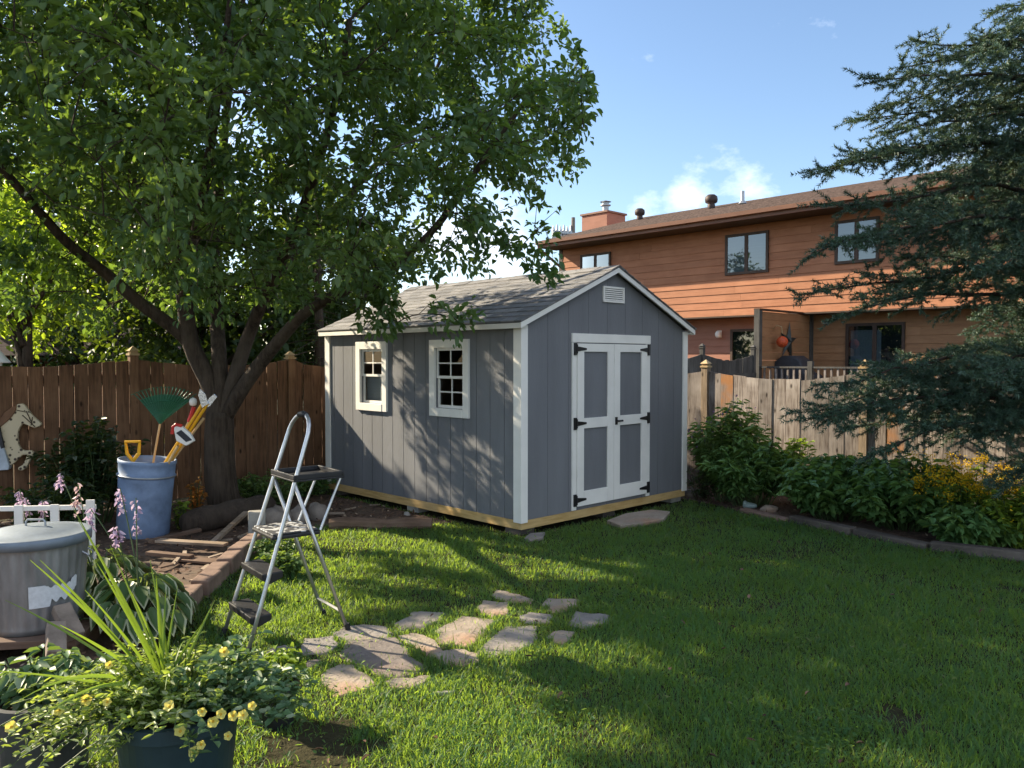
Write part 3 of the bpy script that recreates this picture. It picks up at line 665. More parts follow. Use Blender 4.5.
# chimney and roof vents
cy = hwall_y(603, xr); cw = .62; ct = hz(217, 597, xr)
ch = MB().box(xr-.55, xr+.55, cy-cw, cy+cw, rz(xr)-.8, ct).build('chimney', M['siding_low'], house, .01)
MB().box(xr-.6, xr+.6, cy-cw-.05, cy+cw+.05, ct+.002, ct+.07).build('chimney_cap', M['fascia'], ch)
MB().lathe([(.12, 0), (.12, .28), (.2, .3), (.2, .34), (.13, .36), (.13, .42), (.22, .45), (0, .52)], 14, (xr, cy-.1, ct+.07)).build('flue', M['metal_grey'], ch)
def roofvent(px, s, x=3.2):
    y = hwall_y(px, x); MB().lathe([(.16*s, -.15), (.16*s, .16*s), (.14*s, .2*s), (.25*s, .26*s), (.27*s, .38*s), (.25*s, .5*s), (.15*s, .58*s), (0, .6*s)], 20, (x, y, rz(x)+.02)).build('roof_vent', M['rust'], roof, 0, True)
roofvent(639, .66, 3.2); roofvent(710, .76, 3.2)
y = hwall_y(741, 3.0); MB().tube([(3., y, rz(3.)-.05), (3., y, rz(3.)+.42)], .06, 10).lathe([(.14, 0.03), (.07, .12)], 10, (3., y, rz(3.))).build('vent_pipe', M['metal_grey'], roof)

# privacy screen, deck, railing, grey fence, grill, ornaments
PS = np.array((7.78, 20.74, 0)); PL = 2.79
scr = thing('privacy_screen', 'tall plank privacy screen beside the neighbour\'s patio', 'screen', PS, TH)
b = MB()
for i in range(14): z = .1+i*.193; b.box(-PL+.1, -.02, -.025, .025, z, z+.187)
b.build('plank_panel', M['screen_wood'], scr)
for x in (-PL+.03, -.1): MB().box(x-.07, x+.07, -.07, .07, 0, 2.82).build('post', M['fence_dark'], scr)
MB().box(-PL-.04, .0, -.075, .075, 2.821, 2.86).build('cap_board', M['brown_trim'], scr)
DK = np.array((5.78, 18.8, 0))
deck = thing('deck', 'raised wooden patio deck with baluster railing behind the pale fence', 'deck', DK+VX*.0, TH)
b = MB()
for i in range(18): b.box(.05+i*.15, .05+i*.15+.142, -7, -.05, .46, .5)
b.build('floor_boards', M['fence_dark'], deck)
b = MB(); b.box(0, 2.8, -7, -.05, .0, .455); b.build('skirt', M['brown_trim'], deck)
MB().box(-.02, .07, -7, -.08, 1.46, 1.5).build('top_rail', M['fence_dark'], deck); MB().box(.0, .05, -7, -.08, .58, .63).build('bottom_rail', M['fence_dark'], deck)
bm_ = MB()
for i in range(46): y = -.18-i*.145; bm_.box(.005, .045, y-.02, y+.02, .63, 1.46)
bm_.build('balusters', M['fence_grey'], deck)
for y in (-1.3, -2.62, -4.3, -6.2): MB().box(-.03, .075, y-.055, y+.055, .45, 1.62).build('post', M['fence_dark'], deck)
# right half of screen / house wall recess is the house; grey fence between the gardens
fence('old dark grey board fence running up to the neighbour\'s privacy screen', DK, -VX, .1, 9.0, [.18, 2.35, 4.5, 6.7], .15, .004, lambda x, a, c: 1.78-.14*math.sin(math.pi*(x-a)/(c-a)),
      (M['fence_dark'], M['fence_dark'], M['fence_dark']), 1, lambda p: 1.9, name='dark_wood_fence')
# grill
gp = T(793, 372, 19.3); gp[2] = .5
gr = thing('barbecue_grill', 'barbecue grill under a dark fitted cover on the deck', 'grill', gp, TH)
c = MB(); pts = [(-.62, 0), (-.66, .55), (-.62, .78), (-.42, .86), (-.33, 1.12), (-.15, 1.25), (.15, 1.25), (.33, 1.12), (.42, .86), (.62, .78), (.66, .55), (.62, 0)]
c.prism([(-.3, y, z) for y, z in pts], (.6, 0, 0)); c.build('cover', M['dark_cloth'], gr, .05, True)
for y in (-.5, .5):
    MB().tube([(-.26, y, .06), (-.2, y, .06)], .06, 12).build('wheel', M['bplastic'], gr)
# star and round ornament hang on the screen (its right-hand face)
sx = -PL*.57; sp = PS+VX*(-1.38)-UX*.06
stp = []
for i in range(10): r = .52 if i % 2 == 0 else .15; a = math.pi/2+i*math.pi/5; stp.append((r*math.cos(a)*.86, 0, r*math.sin(a)))
s = MB(); vs = stp+[(0, -.09, 0)]; s.add(vs, [(i, (i+1) % 10, 10) for i in range(10)]+[tuple(range(10))[::-1]])
o = s.build('barn_star', M['star']); o.location = (*sp[:2], 2.1); o.rotation_euler = (0, R(8), TH); tag(o, 'dark five pointed metal star hung on the privacy screen', 'wall star')
op = PS+VX*(-2.1)-UX*.27
orn = thing('round_ornament', 'round orange ornament hanging from a curved hook on the privacy screen', 'ornament', (*op[:2], 2.08), TH)
MB().lathe([(0, -.14), (.07, -.12), (.12, -.065), (.14, 0), (.12, .065), (.07, .12), (0, .14)], 16).build('ball', M['orange_orn'], orn, 0, True)
MB().tube([(0, .27, .05), (-.0, .26, .3), (.0, .14, .4), (0, .02, .36), (0, 0, .2)], .012, 6).build('hook', M['cap_tan'], orn)

# utility pole far away
up = T(573, 300, 60)
ut = thing('utility_pole', 'distant utility pole with insulator racks left of the chimney', 'utility pole', (up[0], up[1], 0), R(20))
MB().tube([(0, 0, 0), (0, 0, 12.3)], [.2, .14], 10).build('pole', M['pole_grey'], ut)
b = MB(); b.box(-1.75, .2, -.06, .06, 10.55, 10.75); b.box(-1.75, .2, -.4, -.3, 11.0, 11.1); b.bar((0, 0, 9.9), (-1.6, 0, 10.55), .09)
b.build('cross_arm', M['metal_grey'], ut)
for i in range(6): MB().lathe([(.09, 0), (.14, .1), (.14, .5), (.09, .6), (.05, .85+.1*(i % 2)), (0, .86+.1*(i % 2))], 8, (-1.6+.28*i, 0, 10.75)).build('insulator', M['metal_grey'], ut)
# ------------------------------------------------------------------ step ladder
LF = G(247, 656); e_ = np.array((-.61, .79)); ang = math.atan2(e_[1], e_[0])
lad = thing('step_ladder', 'folding aluminium step ladder with black treads and handrail standing on the lawn', 'ladder', LF, ang)
# local: x from right rail to left rail, y = -lean axis (pointing away from the rear legs), so rear is -y
LW = .41
def railp(side, z):                        # point on a front rail at height z
    k = .325*z; ins = .047*z/.97
    return ((ins if side == 0 else LW-ins), -k, z)
pr = [railp(0, z) for z in np.linspace(0.02, 1.2, 6)]; pl = [railp(1, z) for z in np.linspace(.02, 1.2, 6)]
a, c = Vector(pr[-1]), Vector(pl[-1]); up = (a-Vector(pr[-2])).normalized(); mid = (a+c)/2; hw = (c-a)/2
arc = [tuple(mid - hw*math.cos(t) + up*(.13*math.sin(t))) for t in np.linspace(.18, math.pi-.18, 9)]
MB().tube(pr+arc+pl[::-1], .0125, 10).build('front_frame', M['alum'], lad, 0, True)
MB().tube(arc[3:6], .019, 10).build('grip', M['bplastic'], lad, 0, True)
for s_ in (0, 1):
    p = railp(s_, 0); MB().tube([(p[0], .0, 0), (p[0], -.012, .045)], .018, 10).build('foot', M['bplastic'], lad)
def rearp(side, z):                        # rear leg from the rails at z=.93 to the rear feet
    t = 1-z/.93; a0 = railp(side, .93); ins = .02
    b0 = (.035 if side == 0 else LW-.035, -.63, 0); return tuple(a0[i]+(b0[i]-a0[i])*t for i in range(2))+(z,)
for s_ in (0, 1):
    leg = MB().tube([rearp(s_, z) for z in (.93, .5, .02)], .0115, 10).build('rear_leg', M['alum'], lad, 0, True)
    p = rearp(s_, 0); MB().tube([(p[0], p[1]-.004, 0), (p[0], p[1]+.01, .045)], .017, 10).build('foot', M['bplastic'], leg)
MB().tube([rearp(0, .13), rearp(1, .13)], .0095, 8).build('rear_brace', M['alum'], lad)
for z, dep in ((.2, .085), (.43, .085)):
    x0, x1 = railp(0, z)[0]+.006, railp(1, z)[0]-.006; y = railp(0, z)[1]
    MB().prism([(x0, y+.035, z-.035), (x0, y+.04, z+.004), (x0, y-dep, z+.006), (x0, y-dep, z-.03), (x0, y-.01, z-.06)], (x1-x0, 0, 0)).build('tread', M['bplastic'], lad, .006)
z = .645; x0, x1 = railp(0, z)[0]+.006, railp(1, z)[0]-.006; y = railp(0, z)[1]
pf = MB().box(x0, x1, y-.25, y+.045, z-.03, z-.006).build('platform', M['bplastic'], lad, .008)
MB().box(x0+.012, x1-.012, y-.24, y+.035, z-.0055, z+.004).build('platform_top', M['paint_spots'], pf, .003)
z = .955; x0, x1 = railp(0, z)[0]-.02, railp(1, z)[0]+.02; y = railp(0, z)[1]
tr = MB(); tr.box(x0, x1, y-.3, y+.02, z-.016, z-.004); tr.box(x0, x1, y-.3, y-.285, z-.004, z+.025); tr.box(x0, x1, y+.005, y+.02, z-.004, z+.025); tr.box(x0, x0+.014, y-.285, y+.005, z-.004, z+.025); tr.box(x1-.014, x1, y-.285, y+.005, z-.004, z+.025)
tr.build('tray', M['bplastic'], lad, .004)
for s_ in (0, 1):
    xx = (x0+.02) if s_ == 0 else x1-.02
    MB().tube([(xx, y-.285, z-.01), (rearp(s_, .62)[0], railp(s_, .645)[1]-.25, .64)], .0085, 8).build('tray_strut', M['alum'], lad)

# ------------------------------------------------------------------ galvanised can on a wooden base
TC = T(37, 600, 4.5); can = thing('trash_can', 'galvanised metal trash can with lid and white label', 'trash can', (TC[0], TC[1], .15))
prof = [(0, 0), (.225, 0), (.232, .012), (.228, .03)]
nfl = 72; b = MB(); zz = [0, .03, .06, .44, .47, .495, .51]; vs = []; n = 144
for k, z in enumerate(zz):
    for j in range(n):
        t = 2*math.pi*j/n; r = .228+.036*z/.5
        if .05 < z < .46: r += .0045*math.cos(t*30)
        if z < .02: r += .007
        if z > .49: r += .008
        vs.append((r*math.cos(t), r*math.sin(t), z))
b.add(vs, [(i*n+j, i*n+(j+1) % n, (i+1)*n+(j+1) % n, (i+1)*n+j) for i in range(len(zz)-1) for j in range(n)]+[tuple(range(n))[::-1]])
b.build('body', M['galv'], can, 0, True)
lid = MB().lathe([(.268, .472), (.282, .47), (.284, .5), (.284, .52), (.276, .527), (.262, .522), (.2, .542), (.1, .556), (0, .56)], 64).build('lid', M['galv_lid'], can, 0, True)
MB().tube([(-.055, 0, .553), (-.055, 0, .58), (-.045, 0, .594), (.045, 0, .594), (.055, 0, .58), (.055, 0, .553)], .006, 8).build('handle', M['metal_grey'], lid)
# label follows the curve of the can
b = MB(); vs = []; t0, t1 = R(292), R(350); nn = 30
outz = lambda q: (.272 - .012*(q > .3) + .007*math.sin(q*41)*(q > .3) + (.03 if q > .84 else 0), .15 + .03*(q > .4)+.012*math.sin(q*33)*(q > .4) + .04*(q > .84))
for i in range(nn+1):
    t = t0+(t1-t0)*i/nn; hi, lo = outz(i/nn)
    for z in (lo, hi): r = .2365+.036*z/.5; vs.append((r*math.cos(t), r*math.sin(t), z))
b.add(vs, [(2*i, 2*i+2, 2*i+3, 2*i+1) for i in range(nn)]); lb = b.build('label', M['label_paint'], can)
for s_ in (0, 1):
    t = R(205 if s_ else 12); r = .258
    MB().tube([((r+d)*math.cos(t+o), (r+d)*math.sin(t+o), .39+zq) for d, o, zq in ((0, -.18, .02), (.03, -.16, 0), (.035, 0, -.03), (.03, .16, 0), (0, .18, .02))], .005, 6).build('side_handle', M['metal_grey'], can)
bs = thing('pallet', 'weathered wooden slat pallet under the galvanised trash can', 'pallet', (TC[0], TC[1], 0), R(8))
b = MB()
for i in range(5): MB().box(-.32, .32, -.3+i*.122, -.3+i*.122+.112, .105, .147).build('slat', M['timber'], bs, .004)
for x in (-.24, .24): MB().box(x-.04, x+.04, -.29, .3, -.01, .104).build('bearer', M['timber'], bs, .004)
# bricks leaning by the can
for (px, py, Y, rot, lab) in ((56, 640, 4.12, (R(28), R(10), R(35)), 'old tan brick leaning on the trash can pallet, the front one of two'), (68, 622, 4.3, (R(35), 0, R(52)), 'old tan brick leaning behind another against the trash can')):
    p = T(px, py, Y); o = MB().box(-.045, .045, -.11, .11, -.03, .03).build('brick', M['brick'], bev=.006); o.location = p; o.rotation_euler = rot; tag(o, lab, 'brick')

# ------------------------------------------------------------------ blue barrel and garden tools
BP = G(130, 541); BP = BP+np.array((0, .25, 0)); tilt = Matrix.Rotation(R(4.5), 4, 'Y')
bar = thing('barrel', 'blue plastic barrel full of garden tools, tilted towards the tree', 'barrel', (BP[0], BP[1], 0)); bar.rotation_euler = (0, R(4.5), 0)
MB().lathe([(a_*.93, z_) for a_, z_ in [(.0, 0), (.235, 0), (.25, .02), (.252, .3), (.262, .55), (.262, .56), (.272, .565), (.272, .585), (.263, .59), (.268, .68), (.275, .69), (.275, .72), (.262, .722), (.25, .69), (.24, .05), (0, .045)]], 48).build('body', M['blue'], bar, 0, True)
MB().lathe([(.2545, .567), (.2595, .57), (.2595, .579), (.2545, .582)], 48).build('hoop', M['metal_grey'], bar, 0, True)
def rel(px, py, dy=0.): return Vector(T(px, py, BP[1]+dy))
def stick(pxa, pxb, dya, dyb, r): return rel(*pxa, dya), rel(*pxb, dyb), r
def tool(name, label, cat): return thing(name, label, cat, (BP[0], BP[1], 0))
def loc(v): return (v[0]-BP[0], v[1]-BP[1], v[2])
# leaf rake: handle in the barrel, fan head up
t = tool('leaf_rake', 'green plastic leaf rake standing head up in the blue barrel', 'rake')
a, c = rel(141, 530, .05), rel(160, 424, .14); MB().tube([loc(a), loc(c)], .011, 8).build('handle', M['handle_wood'], t)
hub = c; b = MB()
for i in range(17):
    q = (i-8)/8; x = q*.3; tip = hub+Vector((x+.06, -.02*abs(q), .36-.07*q*q)); mid_ = hub+Vector((x*.5+.03, 0, .17)); end = tip+Vector((.0, -.05, -.01))
    b.tube([loc(hub), loc(mid_), loc(tip), loc(end)], [.007, .006, .005, .004], 5)
for f_, w_ in ((.3, .03), (.62, .02)):
    pts = [loc(hub+Vector(((i-8)/8*.3*f_+.06*f_, 0, .36*f_-.07*((i-8)/8)**2*f_))) for i in range(17)]; b.tube(pts, .008, 5)
w = MB(); fan = [loc(hub)]+[loc(hub+Vector(((i-8)/8*.3*.8+.05, .002, .285-.06*((i-8)/8)**2))) for i in range(17)]
w.prism(fan, (0, .006, 0)); w.build('web', M['green_pl'], t); b.build('tines', M['green_pl'], t)
# D-handle shovel
t = tool('garden_fork', 'yellow D shaped tool handle sticking up from the blue barrel', 'garden tool')
a, c = rel(136, 520, -.06), rel(133, 461, -.08); MB().tube([loc(a), loc(c)], .015, 8).build('shaft', M['yellow'], t)
o = c; P_ = [Vector((-.0, 0, 0)), Vector((-.055, 0, .07)), Vector((-.065, 0, .18)), Vector((.065, 0, .18)), Vector((.055, 0, .07)), Vector((0, 0, 0))]
MB().tube([loc(o+p) for p in P_], .017, 8).build('grip', M['yellow'], t)
# snow brush: red, white and grey head
t = tool('snow_shovel', 'red and white scoop ended tool leaning out of the blue barrel', 'garden tool')
a, c = rel(131, 528, -.02), rel(178, 446, -.1); MB().tube([loc(a), loc(c)], .014, 8).build('handle', M['handle_wood'], t)
P_ = [(173, 427), (176, 441), (186, 446), (194, 441), (190, 434), (180, 425)]
b = MB(); b.prism([loc(rel(x, y, -.13)) for x, y in P_], (0, .045, 0)); b.build('scoop', M['white'], t, .008)
b = MB(); b.prism([loc(rel(x, y, -.137)) for x, y in ((176, 433), (181, 430), (192, 440), (186, 442))], (0, .005, 0)); b.build('face', M['dark_cloth'], t)
b = MB(); b.tube([loc(rel(x, y, -.125)) for x, y in ((172, 434), (173, 427), (176, 424.5), (182, 426))], .016, 8); b.build('rim', M['red'], t)
# loppers with bright blades up
t = tool('loppers', 'yellow handled loppers with bright steel blades leaning against the tree', 'garden tool')
for k, (x0, x1) in enumerate(((130, 203), (134, 208))):
    MB().tube([loc(rel(x0, 520, .02+k*.05)), loc(rel(x0+33, 466, .02+k*.05)), loc(rel(x1, 403, .02))], .016, 8).build('handle', M['yellow'], t)
b = MB(); b.prism([loc(rel(x, y, .0)) for x, y in ((202, 408), (198, 395), (200, 389), (205, 394), (208, 404))], (0, .012, 0)); b.prism([loc(rel(x, y, .018)) for x, y in ((205, 408), (209, 398), (214, 394), (217, 397), (210, 406))], (0, .012, 0))
b.build('blades', M['chrome'], t)
t = tool('hoe', 'red headed long wooden tool leaning in the barrel behind the loppers', 'garden tool')
MB().tube([loc(rel(135, 520, .08)), loc(rel(190, 420, .14))], .013, 8).build('handle', M['handle_wood'], t)
MB().tube([loc(rel(189, 422, .14)), loc(rel(194, 407, .15))], .022, 8).build('collar', M['red'], t)
MB().lathe([(0, -.04), (.03, -.03), (.036, 0), (.03, .03), (0, .045)], 10, loc(rel(193, 402, .15))).build('knob', M['petal_p'] if False else M['white'], t, 0, True)
t = tool('wooden_pole', 'plain wooden pole leaning from the barrel onto the tree trunk', 'pole')
MB().tube([loc(rel(130, 517, .05)), loc(rel(204, 418, .1))], .014, 8).build('shaft', M['handle_wood'], t)

# ------------------------------------------------------------------ wooden horse on the fence
hp = S(-3.26, FL-.05); hY = hp[1]
def hl(px, py): v = T(px, py, hY); return v
H0 = T(0, 440, hY); hr = thing('wooden_horse', 'spotted cream wooden carousel style horse hung on the brown fence', 'horse ornament', H0, R(15))
sc_ = hY/FPX
def hq(px, py): return ((px-0)*sc_, 0, (440-py)*sc_)
out = [(-46, 431), (-30, 424), (-12, 426), (0, 424), (2, 420), (7, 412), (13, 407), (18, 404), (22, 403.5), (24.5, 406), (27, 410), (31, 416), (36, 421), (38.7, 424), (38, 426), (35, 427.6), (32, 428.3), (27, 426), (22, 423.5), (19.5, 427), (17.5, 432), (17, 438), (18, 445), (20, 449.5),
       (24, 451), (29, 450.5), (31.3, 453), (30, 457), (27, 463), (24.5, 468.5), (20.5, 471), (16.8, 470.3), (17, 467.5), (21, 465.5), (24, 459), (25.5, 455), (21, 455.5), (17.5, 459), (14, 463), (10, 466), (7, 464), (9, 459), (7, 455), (-10, 458), (-25, 457), (-34, 466), (-44, 471), (-47, 468), (-40, 460), (-44, 446)]
b = MB().prism([hq(*p) for p in out], (0, -.05, 0)); b.build('body', M['horse'], hr, .012)
b = MB(); b.prism([hq(*p) for p in ((-1, 424), (6, 412.5), (13, 406.8), (17, 404.6), (16.5, 410), (13, 416), (7, 422.5), (2, 427))], (0, -.062, 0)); b.build('mane', M_plain('horse_mane', (.2, .1, .05), .7), hr, .006)
b = MB()
for A_, B_ in (((25.5, 411), (31, 425)), ((22, 415), (33, 427)), ((31, 417), (29.5, 425.5)), ((17, 410), (25, 412))): b.bar((hq(*A_)[0], -.053, hq(*A_)[2]), (hq(*B_)[0], -.053, hq(*B_)[2]), .007, .012, (0, 1, 0))
b.build('bridle', M['stem_brown'], hr)
MB().lathe([(0, -.006), (.008, 0), (0, .006)], 8, (hq(24, 410.5)[0], -.053, hq(24, 410.5)[2])).build('eye', M['black'], hr)
b = MB().prism([hq(*p) for p in ((-34, 428), (-1, 424.5), (3, 437), (10.5, 466), (9.5, 469.5), (-36, 471))], (0, -.085, 0)); b.build('saddle_skirt', M_plain('pale_blue_paint', (.55, .62, .7), .6), hr, .01)
b = MB().prism([hq(*p) for p in ((-2, 424), (2, 425), (6, 447), (3.5, 448))], (0, -.093, 0)); b.build('saddle_strap', M['dark_cloth'], hr)

# white bird feeder edge at far left
bp = T(-12, 362, 6.6); bf = thing('bird_feeder', 'white peaked bird feeder roof on a thin post at the left edge', 'bird feeder', (bp[0], bp[1], 0))
MB().tube([(0, 0, 0), (0, 0, 1.62)], .012, 8).build('post', M['stem_brown'], bf)
MB().lathe([(0, 0), (.1, .0), (.1, .02), (.02, .025), (.02, .0)][:4], 16, (0, 0, 1.6)).build('tray', M['white'], bf)
MB().lathe([(.165, 1.625), (.155, 1.64), (.1, 1.71), (.055, 1.78), (.03, 1.83), (0, 1.85)], 24).build('roof', M['white'], bf, 0, True)
# low white picket border
wf = thing('white_border_fence', 'low white picket border fence behind the trash can', 'fence', T(92, 530, 5.75)*np.array((1, 1, 0)), R(186))
MB().box(-.03, 1.35, -.012, .012, .565, .6).build('rail', M['white'], wf, .003); MB().box(-.03, 1.35, -.012, .012, .2, .235).build('rail', M['white'], wf, .003)
for i in range(6): x = .0+i*.245; MB().box(x-.03, x+.03, .0125, .028, .0, .61 if i else .64).build('picket', M['white'], wf, .003)

# ------------------------------------------------------------------ logs, planks, stones, edging
def lump(name, c, r, seed, mat, label, cat, flat=.8, sub=3, group=None, sink=.25):
    g = np.random.default_rng(seed); bmx = MB(); n1, n2 = 14, 9; vs = []; ph = g.uniform(0, 6, 6)
    for i in range(n2+1):
        th = math.pi*i/n2
        for j in range(n1):
            t = 2*math.pi*j/n1; k = 1+.11*math.sin(2*t+ph[0])+.08*math.sin(3*t+ph[1]+th*2)+.07*math.sin(th*4+ph[2])+g.normal(0, .02)
            vs.append((r[0]*k*math.sin(th)*math.cos(t), r[1]*k*math.sin(th)*math.sin(t), r[2]*k*math.cos(th)))
    bmx.add(vs, [(i*n1+j, (i+1)*n1+j, (i+1)*n1+(j+1) % n1, i*n1+(j+1) % n1) for i in range(n2) for j in range(n1)])
    o = bmx.build(name, mat, smooth=True); o.location = (c[0], c[1], r[2]*(1-sink*2)+(c[2] if len(c) > 2 else 0)); return tag(o, label, cat, group)
for i, (px, py, w, h, lab) in enumerate(((272, 528, .17, .13, 'large tan boulder left in the row behind the ladder'), (296, 526, .11, .12, 'middle pale boulder in the row behind the ladder'), (315, 522, .12, .12, 'rounded boulder nearest the shed in the row behind the ladder'))):
    lump('boulder', G(px, py)+np.array((0, .1, 0)), (w, w*.8, h), 5+i, M['stone'], lab, 'boulder')
p = G(257, 540); o = MB().box(-.075, .075, -.05, .05, 0, .27).build('concrete_block', M['concrete'], bev=.012); o.location = p; o.rotation_euler = (R(3), 0, R(20)); tag(o, 'pale upright concrete block at the corner of the bed edging', 'block')
# big dark log
a, c = G(176, 540)+np.array((0, .2, 0)), G(262, 524)+np.array((0, .25, 0)); d = c-a
pts = [a+d*t+np.array((0, .03*math.sin(t*7), .11+.03*t)) for t in np.linspace(0, 1, 9)]
o = MB().tube([tuple(p-a) for p in pts], [.09, .125, .13, .115, .135, .14, .125, .135, .1], 14).build('log', M['bark_dark'], smooth=True); o.location = a; tag(o, 'thick dark old log lying in the bed at the foot of the tree', 'log')
def plank(pa, pb, w, h, lab, mat='scrap', za=.03, zb=.03, name='plank'):
    a, c = G(*pa), G(*pb); a[2], c[2] = za, zb; b = MB().bar((0, 0, 0), tuple(c-a), w, h); o = b.build(name, M[mat], bev=.003); o.location = a; tag(o, lab, 'plank')
plank((158, 552), (226, 555), .09, .022, 'long pale scrap board lying on the mulch in front of the barrel', za=.1, zb=.09)
plank((148, 560), (192, 563), .07, .03, 'short dark scrap board in front of the long pale one', 'timber', .06, .05)
plank((212, 549), (246, 529), .05, .03, 'sunlit split branch board leaning on the dark log', 'scrap', .05, .16)
plank((178, 562), (222, 566), .12, .02, 'wide dark board half buried in the mulch beside the edging', 'timber', .03, .03)
plank((150, 547), (200, 537), .06, .03, 'narrow dark plank lying at the foot of the blue barrel', 'timber', .05, .07)
for i in range(14):                 # broken scraps of wood
    px, py = ((168, 570), (205, 572), (185, 557), (232, 552), (243, 540), (160, 580), (196, 585), (215, 560), (300, 516), (350, 512), (375, 508), (335, 517), (176, 566), (226, 544))[i]
    a = G(px, py); L = random.uniform(.08, .2); b = MB().prism([(-L/2, -.02, 0), (L/2, -.012, 0), (L/2+.02, .008, 0), (L/2-.01, .02, 0), (-L/2+.01, .018, 0)], (0, 0, random.uniform(.01, .02)))
    o = b.build('wood_scrap', M[random.choice(('scrap', 'timber', 'scrap'))], bev=.002); o.location = (a[0], a[1], .03); o.rotation_euler = (random.uniform(-.1, .1), random.uniform(-.15, .15), random.uniform(0, 3.1)); tag(o, 'small broken piece of wood lying loose on the mulch', 'wood scrap', 'broken wood scraps on the mulch')
# edging blocks along the left bed
def edging(pts, step, w, h, mat, labs, group, name='edging_block', jig=.012, z=0):
    segs = []; P = [np.array(p[:2]) for p in pts]; dist = [0]
    for a, c in zip(P, P[1:]): dist.append(dist[-1]+np.linalg.norm(c-a))
    n = max(1, round(dist[-1]/step))
    def at(s):
        i = max(0, min(len(P)-2, int(np.searchsorted(dist, s)-1))); t = (s-dist[i])/(dist[i+1]-dist[i]); return P[i]+(P[i+1]-P[i])*t
    for k in range(n):
        a, c = at(dist[-1]*k/n), at(dist[-1]*(k+1)/n); d = c-a; L = np.linalg.norm(d)-.012; hh = h*random.uniform(.85, 1.12)
        b = MB().box(-L/2, L/2, -w/2, w/2, -.05, hh); o = b.build(name, M[mat], bev=.014)
        m = (a+c)/2; o.location = (m[0]+random.uniform(-jig, jig), m[1]+random.uniform(-jig, jig), z); o.rotation_euler = (R(random.uniform(-3, 3)), R(random.uniform(-2, 2)), math.atan2(d[1], d[0])+random.uniform(-.04, .04))
        tag(o, labs, 'edging', group)
edging(left_edge[2:6], .3, .13, .13, 'edging', 'pinkish brown edging block in the curved row right of the hosta bed', 'edging blocks of the left flower bed')
a, c = G(330, 529), G(432, 529); d = c-a
b = MB(); b.tube([tuple(d*t+np.array((0, 0, .045+.01*math.sin(9*t)))) for t in np.linspace(0, 1, 8)], [.06, .066, .063, .068, .062, .067, .064, .058], 10)
o = b.build('timber_edging', M['timber']); o.location = a; tag(o, 'reddish brown timber edging log between the ladder and shed', 'log')
edging([G(742, 513), G(790, 523)], .7, .1, .06, 'edging', 'thin tan edging stone in front of the tall perennials', 'short edging stones at the right bed', 'edging_stone')
edging(right_edge[2:7], .7, .12, .075, 'edging_dark', 'dark weathered edging timber in front of the low green bushes', 'edging timbers of the right flower bed', 'edging_timber')
# little ornament and stones at the right bed
op = G(752, 509); aqs = .62; og = thing('garden_figurine', 'small pale aqua figurine lying on its side at the bed edge', 'figurine', op, R(-25))
aq = M_plain('aqua_glaze', (.28, .36, .34), .4, 0, .1)
MB().lathe([(0, -.16), (.05, -.15), (.06, -.05), (.045, .04), (.03, .08), (0, .09)], 12, (0, 0, 0), Matrix.Scale(aqs, 4) @ Matrix.Translation((0, 0, .058)) @ Matrix.Rotation(R(90), 4, 'Y')).build('body', aq, og, 0, True)
MB().lathe([(0, -.045), (.035, -.025), (.045, .0), (.035, .03), (0, .045)], 12, (-.12, .0, .1), Matrix.Scale(aqs, 4)).build('head', aq, og, 0, True)
lump('stone', G(769, 512), (.11, .07, .05), 31, M['flag_tan'], 'flat pinkish stone beside the aqua figurine', 'stone')
lump('stone', G(694, 497), (.13, .1, .07), 32, M['stone'], 'grey stone in the corner between the shed and plank fence', 'stone')
lump('stone', G(407, 516), (.035, .03, .03), 33, M['concrete'], 'small white stone on the mulch beneath the shed side', 'stone')
o = MB().box(-.055, .055, -.012, .012, 0, .018).build('wood_chip', M['concrete'], bev=.003); o.location = G(444, 695); o.rotation_euler = (0, 0, .1); tag(o, 'small pale wood scrap lying on the grass before the stones', 'scrap')

# ------------------------------------------------------------------ pots
def pot(name, c, r, h, mat, label, taper=.8, rim=.012, n=40):
    t = thing(name, label, 'flower pot', (c[0], c[1], 0)); 
    MB().lathe([(0, .0), (r*taper, 0), (r*.97, h-.05), (r+rim, h-.048), (r+rim, h), (r-.012, h), (r-.02, h-.04), (0, h-.04)][:7], n).build('shell', M[mat], t, 0, False).data.shade_smooth() if False else MB().lathe([(0, 0), (r*taper, 0), (r*.97, h-.05), (r+rim, h-.048), (r+rim, h), (r-.012, h), (r-.02, h-.06)], n).build('shell', M[mat], t)
    MB().lathe([(r*.965, h-.045), (0, h-.03)], n).build('soil', M['soil'], t)
    return t
POT = T(178, 722, 2.86); ph = .40
pot('flower_pot', (POT[0], POT[1]), .215, ph, 'teal_pot', 'large dark teal planter overflowing with yellow petunias')
BPOT = G(268, 733)+np.array((0, .1, 0)); pot('flower_pot', (BPOT[0], BPOT[1]), .1, .215, 'black_pot', 'small black nursery pot at the right of the teal planter', .85)
GP = T(42, 700, 3.05); pot('flower_pot', (GP[0], GP[1]), .17, .36, 'grey_pot', 'dark grey tub left of the teal planter', .9)
